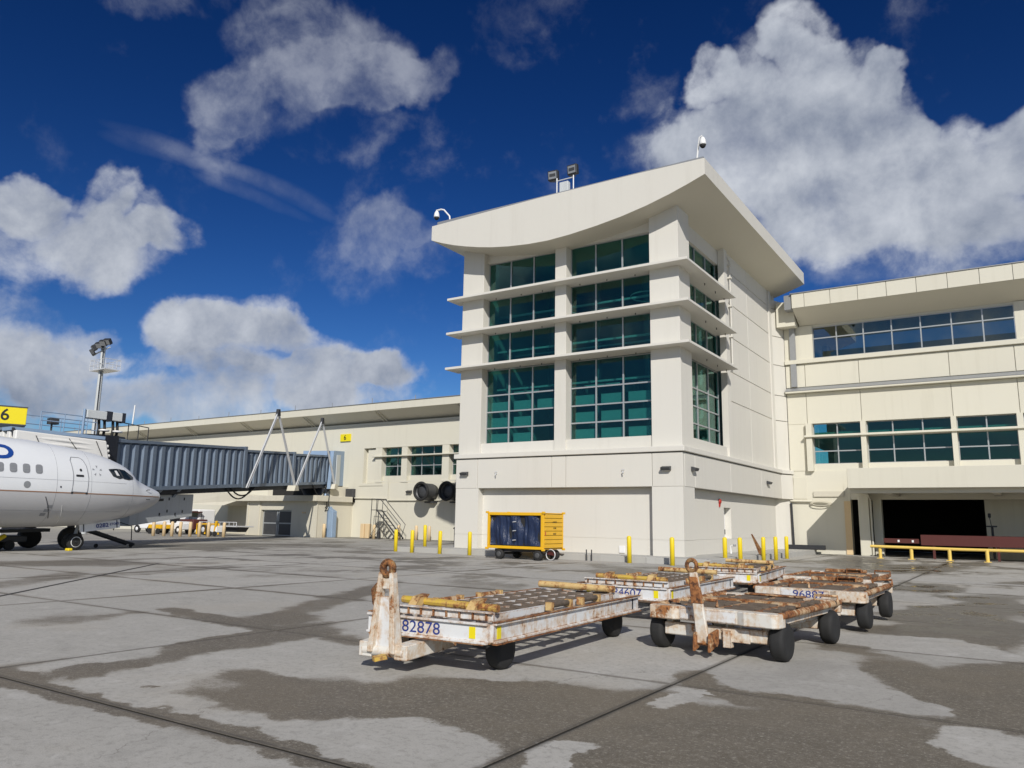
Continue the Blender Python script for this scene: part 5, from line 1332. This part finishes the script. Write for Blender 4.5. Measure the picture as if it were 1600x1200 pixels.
for z in (.82, 1.22, 1.60): 
    MB().tube([(-18.62, cy0 + .03, z), (-18.45, cy0 + .01, z + .02)], .022, 6).build('buckle', M['steel'], tpo)
    MB().beam((-18.58, cy0 + .045, z - .16), (-18.5, cy0 + .045, z), .03, .012).build('strap', M['black'], tpo)
for s_, sz, z in (('UNITED', .10, 1.62), ('GUM', .11, 1.36), ('80787', .10, 1.12)):
    text(s_, sz, M['ink'] if s_ != 'OPEN' else M['red'], cc, facing((cx1 + .007, cy0 + (.95 if s_ != 'OPEN' else .45), z), (0, 1, 0), (0, 0, 1)), bold=True)
box(cx1 + .001, cx1 + .007, cy0 + .13, cy0 + .20, 1.05, 1.22).build('reflector', M['red'], cc)
under = MB().box(cx0 + .3, cx1 - .2, cy0 + .2, cy1 - .2, .34, .44).beam((cx0 + .55, cy0 + .3, .24), (cx0 + .55, cy1 - .3, .24), .1, .1).beam((cx1 - .45, cy0 + .3, .24), (cx1 - .45, cy1 - .3, .24), .1, .1)
under.build('running_gear', M['dark'], cc)
for x in (-19.35, -17.38):
    for y in (cy0 + .05, cy1 - .28): MB().lathe((x, y, .22), (0, 1, 0), [(0, .14), (.01, .2), (.04, .22), (.17, .22), (.2, .2), (.2, .12)], 20).build('wheel', M['black'], cc)
for x in (-19.35, -17.38): MB().lathe((x, cy0 + .045, .22), (0, 1, 0), [(0, .06), (-.01, .11), (.02, .12)], 14).build('wheel_rim', M['hub'], cc)
MB().beam((cx1 - .3, cy0 + .8, .32), (cx1 + .15, cy0 + .75, .28), .14, .14).build('drawbar_mount', M['maroon'], cc)
MB().tube([(cx1 + .0 + .22 * math.cos(k * math.pi / 10), cy0 + .62, .25 + .22 * math.sin(k * math.pi / 10)) for k in range(21)], .022, 6, False).build('tow_ring', M['steel'], cc)

# ================================================================== BAGGAGE DOLLIES
def wheel(par, x, y, r, wd, z=None):
    z = r if z is None else z
    wo = MB().lathe((x - wd / 2, y, z), (1, 0, 0), [(0, r * .62), (.004, r * .88), (.03, r * .985), (wd * .3, r), (wd * .7, r), (wd - .03, r * .985), (wd - .004, r * .88), (wd, r * .62)], 28).build('wheel', M['black'], par)
    MB().lathe((x - wd / 2 + .02, y, z), (1, 0, 0), [(0, .03), (0, r * .28), (.02, r * .58), (wd - .06, r * .58), (wd - .04, r * .28), (wd - .03, .03)], 16).build('rim', M['hub'], wo)
    for k in range(5):
        a_ = k * 2 * math.pi / 5
        MB().tube([(x + wd / 2 - .045, y + r * .4 * math.cos(a_), z + r * .4 * math.sin(a_)), (x + wd / 2 - .02, y + r * .4 * math.cos(a_), z + r * .4 * math.sin(a_))], .014, 6).build('wheel_nut', M['steel'], wo)
def drawbar_a(par, mats):
    t = par; made = set(o.name for o in t.children)
    # tapering box arm folded upright, ring eye on top
    Wm, Rm = mats
    def lerp(z): f = (z - .22) / .86; return .215 - .135 * f
    for s_ in (-1, 1):
        MB().hexa([(s_ * .16 - .035, -.34, .20), (s_ * .16 + .035, -.34, .20), (s_ * .16 + .035, -.18, .20), (s_ * .16 - .035, -.18, .20), (s_ * .075 - .03, -.30, 1.06), (s_ * .075 + .03, -.30, 1.06), (s_ * .075 + .03, -.22, 1.06), (s_ * .075 - .03, -.22, 1.06)]).build('drawbar_channel', M['rust2'], t, .008)
    MB().hexa([(-.13, -.27, .26), (.13, -.27, .26), (.13, -.25, .26), (-.13, -.25, .26), (-.095, -.27, .80), (.095, -.27, .80), (.095, -.25, .80), (-.095, -.25, .80)]).build('drawbar_plate', Wm, t)
    MB().box(-.06, .06, -.275, -.255, .88, 1.0).build('drawbar_gusset', M['rust2'], t)
    MB().tube([(.07 * math.cos(k * math.pi / 10), -.26, 1.10 + .07 * math.sin(k * math.pi / 10)) for k in range(21)], .042, 8, False).build('tow_eye', M['eye'], t)
    MB().tube([(-.13, -.26, .92), (-.17, -.29, .86), (-.16, -.27, .72), (-.11, -.26, .66)], .03, 8).build('latch_handle', M['eye'], t)
    MB().tube([(-.29, -.26, .21), (.29, -.26, .21)], .055, 12).build('hinge_pin', M['rust2'], t)
    MB().hexa([(.16, -.30, .14), (.34, -.30, .14), (.40, .9, .22), (.22, .9, .22), (.16, -.30, .30), (.34, -.30, .30), (.40, .9, .38), (.22, .9, .38)]).build('tongue_beam', M['rust2'], t, .01)
    MB().hexa([(-.34, -.30, .14), (-.16, -.30, .14), (-.22, .9, .22), (-.40, .9, .22), (-.34, -.30, .30), (-.16, -.30, .30), (-.22, .9, .38), (-.40, .9, .38)]).build('tongue_beam', M['rust2'], t, .01)
    MB().beam((-.02, -.42, .15), (.06, -.30, .17), .09, .05).build('pedal', M['ybar'], t)
    for o in t.children:
        if o.name not in made: o.location.x -= .36
def pallet_dolly(label, number, loc, yaw, up_bar, L=4.15):
    t = thing('pallet_dolly', label, 'dolly', loc, 'white pallet dollies with yellow stop bars', yaw, True)
    hw = .89; zt, zb = .56, .37; Wm = M['rust']
    def channel(nm, p):   # C-beam along local frame: vertical web + two flanges outwards
        return p.build(nm, Wm, t, .006)
    for s_ in (-1, 1):
        c = MB().box(s_ * (hw - .05) - .012, s_ * (hw - .05) + .012, .06, L, zb, zt)
        x0, x1 = sorted((s_ * (hw - .05), s_ * hw)); c.box(x0, x1, .06, L, zt - .015, zt + .012).box(x0, x1, .06, L, zb - .012, zb + .015)
        ch = channel('side_rail', c)
        MB().box(*sorted((s_ * (hw - .052), s_ * (hw + .012))), .055, L + .005, zb - .022, zb - .013).box(*sorted((s_ * (hw - .06), s_ * (hw + .008))), .055, L + .005, zt + .013, zt + .022).build('rail_flange', M['rust3'], ch)
        xx = s_ * (hw - .036)
        box(xx - .003, xx + .003, .13, .21, zb + .03, zt - .03).build('reflector', M['sign'], ch)
        box(xx - .003, xx + .003, L - .25, L - .21, zb + .02, zt - .02).build('rail_joint', M['dark'], ch)
    for y, d_ in ((0, -1), (L, 1)):
        c = MB().box(-hw + .06, hw - .06, y - .012, y + .012, zb, zt).box(-hw + .06, hw - .06, *sorted((y, y + d_ * .045)), zt - .012, zt + .014).box(-hw + .06, hw - .06, *sorted((y, y + d_ * .045)), zb - .014, zb + .012)
        for s_ in (-1, 1): c.hexa([(s_ * (hw - .07), y - .012, zb), (s_ * (hw - .035), y - d_ * .07 - .012, zb), (s_ * (hw - .035), y - d_ * .07 + .012, zb), (s_ * (hw - .07), y + .012, zb), (s_ * (hw - .07), y - .012, zt), (s_ * (hw - .035), y - d_ * .07 - .012, zt), (s_ * (hw - .035), y - d_ * .07 + .012, zt), (s_ * (hw - .07), y + .012, zt)])
        eb = channel('end_beam', c)
        if y == 0:
            if number: text(number, .18, M['blueink'], eb, facing((-.06 if up_bar else .10, -.0145, (zt + zb) / 2 - .005), (1, 0, 0), (0, 0, 1)), bold=False, sx=1.2)
            for s_ in (-1, 1): box(s_ * .63 - .04, s_ * .63 + .04, -.017, -.013, zb + .035, zt - .035).build('reflector', M['sign'], eb)
            MB().box(-hw + .1, hw - .1, -.05, .0, zb - .022, zb - .015).build('rail_flange', M['rust3'], eb)
    # raised inner deck frame with stiffeners
    MB().box(-hw + .10, hw - .10, .16, .18, zt + .015, zt + .095).box(-hw + .10, hw - .10, .12, .18, zt + .095, zt + .112).build('deck_edge', Wm, t)
    for k in range(9): box(-hw + .16 + k * .178, -hw + .178 + k * .178, .135, .159, zt + .018, zt + .094).build('stiffener', M['rust3'], t)
    for x in (-.64, -.05, .56): box(x - .03, x + .03, .2, L - .1, zt - .03, zt + .045).build('deck_rail', M['rust'], t)
    nr = 11
    for k in range(nr):
        y = .55 + k * (L - 1.1) / (nr - 1)
        for x0, x1, sh_ in ((-.60, -.09, 0), (-.01, .52, .22)):
            MB().tube([(x0, y + sh_, zt + .025), (x1, y + sh_, zt + .025)], .034, 10).build('roller', M['roller'], t)
    for x in (-.345, .255): box(x - .012, x + .012, .3, L - .15, zt - .06, zt + .05).build('roller_web', M['rust'], t)
    # yellow stop bars on brackets
    MB().tube([(-.70, .46, zt + .135), (.66, .46, zt + .115)], .044, 8, smooth=False).build('stop_bar', M['ybar'], t)
    for x in (-.42, .40): MB().hexa([(x - .06, .22, zt + .04), (x + .06, .22, zt + .04), (x + .06, .34, zt + .04), (x - .06, .34, zt + .04), (x - .06, .36, zt + .19), (x + .06, .36, zt + .19), (x + .06, .54, zt + .21), (x - .06, .54, zt + .21)]).build('bar_bracket', M['cbar'], t)
    MB().tube([(-.62, L - .42, zt + .13), (.62, L - .36, zt + .11)], .052, 10).build('stop_bar', M['cbar'], t)
    for x, y in ((.70, L * .45), (.70, L * .66), (-.70, L * .34), (-.70, L * .58)):
        MB().tube([(x, y - .22, zt + .06), (x, y + .22, zt + .06)], .036, 10).build('side_guide', M['roller'] if x > 0 else M['rust3'], t)
        for d_ in (-.26, .26): MB().box(x - .05, x + .05, y + d_ - .025, y + d_ + .025, zt, zt + .10).build('guide_bracket', M['cbar'], t)
    # running gear
    for y in (.62, L - .40):
        MB().beam((-.6, y, .25), (.6, y, .25), .10, .10).build('axle', M['dark'], t)
        for s_ in (-1, 1):
            wheel(t, s_ * .60, y, .21, .18)
            MB().hexa([(s_ * .42 - .04, y - .12, .28), (s_ * .42 + .04, y - .12, .28), (s_ * .42 + .04, y + .12, .28), (s_ * .42 - .04, y + .12, .28), (s_ * .42 - .04, y - .25, zb), (s_ * .42 + .04, y - .25, zb), (s_ * .42 + .04, y + .25, zb), (s_ * .42 - .04, y + .25, zb)]).build('axle_hanger', M['rust2'], t)
    MB().beam((0, .8, .33), (0, L - .2, .33), .12, .08).beam((-.55, .3, .33), (.55, .3, .33), .08, .08).build('spine', M['rust2'], t)
    MB().beam((.42, .45, .30), (.78, .40, .33), .05, .05).build('brake_lever', M['rust3'], t)
    MB().box(-.08, .08, L, L + .35, .30, .40).build('tow_socket', M['rust2'], t)
    if up_bar: drawbar_a(t, (M['rust'], M['rust3']))
    else: MB().beam((0, -.25, .24), (0, .5, .34), .12, .10).build('drawbar', M['rust2'], t)
    return t
pallet_dolly('white pallet dolly numbered 82878 with its drawbar folded upright', '82878', (-5.66, 6.95, 0), R(2.2), True)
pallet_dolly('white pallet dolly numbered 84607 in the middle of the left row', '84607', (-5.93, 12.6, 0), R(1.5), False, 3.8)
pallet_dolly('farthest white pallet dolly, nearest the tower corner', '', (-5.95, 17.95, 0), R(5.5), False, 3.8)

def roller_dolly(label, number, loc, yaw, up_bar, L=2.75):
    t = thing('container_dolly', label, 'dolly', loc, 'rusty container dollies with rounded ends', yaw, True)
    hw = .90; zt, zb = .58, .41; H = M['rust2']; V3 = M['rust3']
    for y, d_ in ((0, -1), (L, 1)):
        # thick end beam with rounded corners and a shallow recess in its middle third
        pl = [(-hw + .02, y - d_ * .16), (-hw + .06, y + d_ * 0), (-.52, y), (-.44, y - d_ * .05), (.36, y - d_ * .05), (.46, y), (hw - .08, y), (hw - .02, y - d_ * .05), (hw, y - d_ * .14), (hw, y - d_ * .24), (-hw + .02, y - d_ * .24)]
        eb = MB().prism([(x, yy, zb) for x, yy in pl], (0, 0, zt - zb)).build('end_beam', H if (number or y) else H, t, .012)
        if y == 0:
            box(-.42, .34, .043, .047, zb + .02, zt - .02).build('fresh_paint', M['rust'], eb)
            if number: text(number, .16, M['blueink'], eb, facing((.02, .0405, (zt + zb) / 2), (1, 0, 0), (0, 0, 1)), sx=1.25)
    for s_ in (-1, 1):
        MB().tube([(s_ * (hw - .03), .15, zt - .03), (s_ * (hw - .03), L - .15, zt - .03)], .045, 12).build('side_tube', V3, t)
        MB().box(*sorted((s_ * (hw - .20), s_ * (hw - .075))), .24, L - .24, zb + .02, zb + .12).build('side_rail', H, t)
        for k in range(4):
            y = .5 + k * .55
            MB().beam((s_ * (hw - .16), y, zb + .10), (s_ * (hw - .04), y, zt), .09, .04).build('side_bracket', V3, t)
    MB().box(-hw + .2, hw - .2, .24, L - .24, zb + .02, zb + .05).build('deck_pan', M['roller'], t)
    for x in (-.52, 0, .52): box(x - .05, x + .05, .24, L - .24, zb + .05, zt - .01).build('deck_rail', V3, t)
    MB().box(-hw + .2, hw - .2, L * .5 - .05, L * .5 + .05, zt - .02, zt + .03).build('cross_member', V3, t)
    for k in range(8):
        y = .38 + k * .27
        for x0, x1 in ((-.70, -.58), (-.46, -.06), (.06, .46), (.58, .70)): MB().tube([(x0, y, zt - .03), (x1, y, zt - .03)], .042, 10).build('roller', M['roller'], t)
    for x, y in (((-.2, .36), (.78, L - .45)) if up_bar else ((.15, L - .34), (-.2, .36), (.78, L - .45))):
        MB().tube([(x - .16, y, zt + .0), (x - .16, y, zt + .08), (x + .16, y, zt + .08), (x + .16, y, zt + .0)], .022, 6).build('stop_latch', V3, t)
    MB().box(-.5, .4, L - .30, L - .12, zt, zt + (.025 if up_bar else .07)).build('rear_stop', V3, t, .008)
    for y in (.32, 2.30):
        ax_ = MB().box(-.70, .70, y - .17, y - .05, .20, .36).box(-.70, .70, y - .05, y + .06, .22, .30).build('axle_beam', H, t, .012)
        box(.12, .48, y - .185, y - .171, .19, .35).build('axle_plate', H, ax_)
        for s_ in (-1, 1):
            wheel(t, s_ * .81, y, .232, .19)
            MB().box(*sorted((s_ * .60, s_ * .70)), y - .10, y + .10, .20, zb + .03).build('axle_hanger', H, t)
    MB().hexa([(-.55, 1.4, .30), (.55, 1.4, .30), (.7, 2.2, .34), (-.7, 2.2, .34), (-.55, 1.4, .40), (.55, 1.4, .40), (.7, 2.2, .42), (-.7, 2.2, .42)]).build('rear_gusset', H, t)
    MB().beam((0, .3, .36), (0, 2.4, .36), .14, .09).build('spine', H, t)
    MB().beam((-.7, .5, .375), (.7, .5, .375), .05, .04).build('cross_tie', M['rust'], t)
    MB().tube([(.16, .20, .36), (.16, .20, .44), (.34, .20, .44), (.34, .20, .36)], .018, 6).build('safety_hoop', M['rust'], t)
    MB().box(.10, .42, .14, .30, .32, .345).box(.14, .24, .1, .2, .12, .33).build('tow_bracket', H, t)
    if up_bar:
        b0 = Vector((-.02, -.12, .17)); b1 = Vector((-.15, -.10, 1.04))
        MB().hexa([b0 + Vector((-.085, -.03, 0)), b0 + Vector((.085, -.03, 0)), b0 + Vector((.085, .03, 0)), b0 + Vector((-.085, .03, 0)), b1 + Vector((-.055, -.025, 0)), b1 + Vector((.055, -.025, 0)), b1 + Vector((.055, .025, 0)), b1 + Vector((-.055, .025, 0))]).build('drawbar', H, t, .012)
        m0 = b0.lerp(b1, .55)
        MB().hexa([m0 + Vector((-.08, -.035, 0)), m0 + Vector((.075, -.035, 0)), m0 + Vector((.075, .035, 0)), m0 + Vector((-.08, .035, 0)), b1 + Vector((-.06, -.03, -.05)), b1 + Vector((.06, -.03, -.05)), b1 + Vector((.06, .03, -.05)), b1 + Vector((-.06, .03, -.05))]).build('drawbar_sleeve', V3, t, .012)
        rg = [(b1.x - .02 + .068 * math.cos(k * math.pi / 10), b1.y, b1.z + .08 + .072 * math.sin(k * math.pi / 10)) for k in range(21)]
        MB().tube(rg, .028, 8, False).build('tow_eye', M['eye'], t)
        for s_ in (-.11, .09): MB().hexa([(s_ - .02, -.22, .08), (s_ + .02, -.22, .08), (s_ + .02, .06, .16), (s_ - .02, .06, .16), (s_ - .02, -.20, .30), (s_ + .02, -.20, .30), (s_ + .02, .06, .34), (s_ - .02, .06, .34)]).build('hinge_cheek', V3, t, .008)
        MB().tube([(-.16, -.12, .18), (.16, -.12, .18)], .03, 8).build('hinge_pin', V3, t)
    else:
        MB().beam((0, -.55, .18), (0, .3, .30), .11, .09).build('drawbar', H, t)
        if number: MB().lathe((.2, .235, .27), (0, 1, 0), [(0, .09), (.02, .09)], 14).build('rust_spot', M['ybar'], t)
    return t
roller_dolly('rusty container dolly in front with its drawbar tilted upright', '', (-3.46, 9.92, 0), R(-5.0), True)
roller_dolly('rusty container dolly numbered 96887 behind the upright drawbar one', '96887', (-3.06, 13.5, .05), R(-1.0), False)
roller_dolly('rusty container dolly last in the right row, mostly hidden', '', (-3.62, 17.55, 0), R(-1.0), False)

# ================================================================== LOADING DOCK
yr = thing('barrier_rail', 'low yellow pipe barrier in front of the dark loading dock', 'barrier', (-3, 46.5, 0))
MB().tube([(-7.0, 46.0, .64), (-3, 46.1, .60), (2.5, 46.2, .60), (9, 46.3, .60)], .075, 12).build('rail', M['yrail'], yr)
for x in (-6.55, -5.05, -3.30, -1.65, .15, 2.0, 4.0): 
    MB().tube([(x, 46.1, 0), (x, 46.1, .60)], .085, 12).build('post', M['yrail'], yr)
    box(x - .16, x + .16, 45.95, 46.25, .009, .035).build('base_plate', M['yrail'], yr)
cvy = thing('baggage_conveyor', 'long maroon sided baggage conveyor in the loading dock', 'conveyor', (-2, 48, 0))
box(-4.75, 6.0, 47.9, 48.0, .72, 1.28).build('side_panel', M['maroon'], cvy, .01)
box(-6.6, -4.85, 48.0, 48.1, .80, 1.05).build('side_panel', M['maroon'], cvy, .01)
box(-6.6, 6.0, 48.1, 49.2, .78, .86).build('belt', M['black'], cvy)
box(-4.75, 6.0, 49.2, 49.3, .72, 1.28).build('side_panel', M['maroon'], cvy)
for x in (-4.15, -1.2, 1.8, 4.6): box(x - .06, x + .06, 47.95, 48.08, 0, .72).build('leg', M['maroon'], cvy)
for x in (-5.9, -5.2): box(x, x + .1, 47.985, 47.999, .86, .98).build('label_plate', M['white'], cvy)
sl_ = thing('signal_stand', 'thin lamp stand on a small shelf against the dock side wall', 'stand', (-1.4, 49, 0))
MB().tube([(-1.42, 49, .1), (-1.42, 49, 1.75)], .06, 8).build('post', M['dark'], sl_)
box(-1.68, -1.18, 48.85, 49.15, 1.75, 1.83).build('shelf', M['lampgrey'], sl_, .02)
MB().tube([(-1.45, 49, 1.83), (-1.5, 49, 2.25)], .02, 6).build('stem', M['dark'], sl_)
box(-1.57, -1.43, 48.93, 49.07, 2.25, 2.48).build('lamp_head', M['dark'], sl_, .02)

# ================================================================== PARKED GROUND EQUIPMENT, LEFT
def tug(label, loc, yaw, body, cab):
    t = thing('baggage_tug', label, 'tug', loc, 'parked baggage tugs', yaw, True)
    MB().box(-1.35, 1.35, -.65, .65, .38, .95).build('body', body, t, .06)
    MB().hexa([(.35, -.62, .95), (1.3, -.62, .95), (1.3, .62, .95), (.35, .62, .95), (.45, -.58, 1.12), (1.15, -.58, 1.08), (1.15, .58, 1.08), (.45, .58, 1.12)]).build('bonnet', body, t, .03)
    MB().box(-.6, .0, -.5, .5, .95, 1.1).box(-.65, -.5, -.5, .5, 1.1, 1.55).build('seat', M['dark'], t, .03)
    if cab:
        for x in (-.8, .4):
            for y in (-.58, .58): MB().tube([(x, y, .95), (x * .95, y, 1.85)], .03, 6).build('cab_post', M['dark'], t)
        MB().box(-.9, .5, -.65, .65, 1.85, 1.92).build('cab_roof', body, t, .02)
    MB().tube([(.25, 0, 1.0), (.1, 0, 1.3)], .03, 6).build('steering_column', M['dark'], t)
    for x in (-.85, .85):
        for y in (-.62, .62):
            MB().lathe((x, y - .1, .36), (0, 1, 0), [(0, .34), (.03, .36), (.17, .36), (.2, .34)], 18).build('wheel', M['black'], t)
            MB().lathe((x, y - .105, .36), (0, 1, 0), [(0, .05), (0, .17), (.21, .17), (.21, .05)], 12).build('wheel_rim', M['white'], t)
    return t
tug('white open baggage tug parked just right of the airliner nose', (-68.0, 42.6, 0), R(8), M['white'], True)
tug('white baggage tug with yellow front behind the faded bollards', (-63.3, 42.4, 0), R(4), M['white'], False)
SHIFT['v'] = -5.0
tk = thing('service_truck', 'white service truck behind the row of faded bollards', 'truck', (-61.5, 44.5, 0))
box(-63.8, -59.0, 44.0, 45.9, .75, 1.75).build('body', M['white'], tk, .06)
box(-59.0, -57.9, 44.05, 45.85, .6, 2.2).build('cab', M['white'], tk, .1)
box(-58.85, -58.0, 44.03, 44.049, 1.5, 2.05).build('window', M['glassC'], tk)
for x in (-62.8, -58.9): MB().lathe((x, 43.98, .45), (0, 1, 0), [(0, .42), (.04, .45), (.25, .45)], 18).build('wheel', M['black'], tk)
SHIFT['v'] = -1.6
yd = thing('yellow_dolly', 'low yellow flat cart among the faded bollards', 'cart', (-60.5, 40.5, 0))
box(-63.0, -61.2, 40.3, 41.5, .45, .80).build('deck', M['ycart'], yd, .03)
for x in (-62.7, -61.5): MB().lathe((x, 40.25, .25), (0, 1, 0), [(0, .25), (.15, .25)], 14).build('wheel', M['black'], yd)
SHIFT['v'] = -4.6
mt_ = thing('maroon_tractor', 'dark maroon tractor in the shade of the service building canopy', 'tractor', (-58, 43.5, 0))
box(-59.9, -57.2, 42.8, 44.3, .4, 1.3).build('body', M['maroon'], mt_, .06)
MB().box(-59.6, -57.9, 42.9, 44.2, 1.9, 2.0).build('cab_roof', M['maroon'], mt_, .03)
for x in (-59.5, -58.0):
    for y in (42.95, 44.15): MB().tube([(x, y, 1.3), (x, y, 1.9)], .04, 6).build('cab_post', M['dark'], mt_)
for x in (-59.3, -57.8): MB().lathe((x, 42.7, .42), (0, 1, 0), [(0, .4), (.04, .42), (.25, .42)], 18).build('wheel', M['black'], mt_)
SHIFT['v'] = -.6
yb_ = thing('yellow_stand', 'yellow tubular service stand beside the maroon tractor', 'stand', (-56.5, 41, 0))
MB().tube([(-58.0, 41, .1), (-58.0, 41, .95), (-56.2, 41, .95), (-56.2, 41, .1)], .07, 8).tube([(-58, 41.8, .1), (-58, 41.8, .95), (-56.2, 41.8, .95), (-56.2, 41.8, .1)], .07, 8).build('frame', M['ycart'], yb_)
box(-58.0, -56.2, 41, 41.8, .9, .98).build('top', M['ycart'], yb_)
hc = thing('hydrant_cart', 'small yellow and white hydrant cart by the trailer', 'cart', (-54.9, 40.6, 0))
box(-55.4, -54.6, 40.4, 41.2, .3, .8).build('body', M['white'], hc, .05)
MB().tube([(-54.9, 40.5, .3), (-54.6, 40.4, 1.2)], .12, 8).build('hose_reel', M['ycart'], hc)
for x in (-55.3, -54.7): MB().lathe((x, 40.3, .2), (0, 1, 0), [(0, .2), (.1, .2)], 12).build('wheel', M['black'], hc)
SHIFT['v'] = -3.9
tr = thing('flatbed_trailer', 'grey steel flatbed trailer beside the service building', 'trailer', (-57, 43.3, 0))
box(-57.2, -51.9, 42.8, 44.6, .72, .82).build('deck', M['steel'], tr, .02)
MB().tube([(-57.0, 42.8, .82), (-57.0, 42.8, 1.12), (-51.9, 42.8, 1.12), (-51.9, 42.8, .82)], .035, 6).build('side_rail', M['steel'], tr)
for k in range(8): MB().tube([(-56.6 + k * .62, 42.8, .82), (-56.6 + k * .62, 42.8, 1.12)], .025, 6).build('stake', M['steel'], tr)
MB().hexa([(-57.0, 43.2, .3), (-52.4, 43.2, .3), (-52.4, 44.2, .3), (-57, 44.2, .3), (-57.0, 43.2, .7), (-52.0, 43.2, .7), (-52.0, 44.2, .7), (-57, 44.2, .7)]).build('chassis', M['dark'], tr)
for x in (-56.2,): 
    MB().lathe((x, 42.65, .45), (0, 1, 0), [(0, .42), (.04, .45), (.25, .45)], 20).build('wheel', M['black'], tr)
    MB().lathe((x, 42.62, .45), (0, 1, 0), [(0, .06), (0, .22), (.04, .24)], 14).build('wheel_rim', M['steel'], tr)

SHIFT['v'] = 0
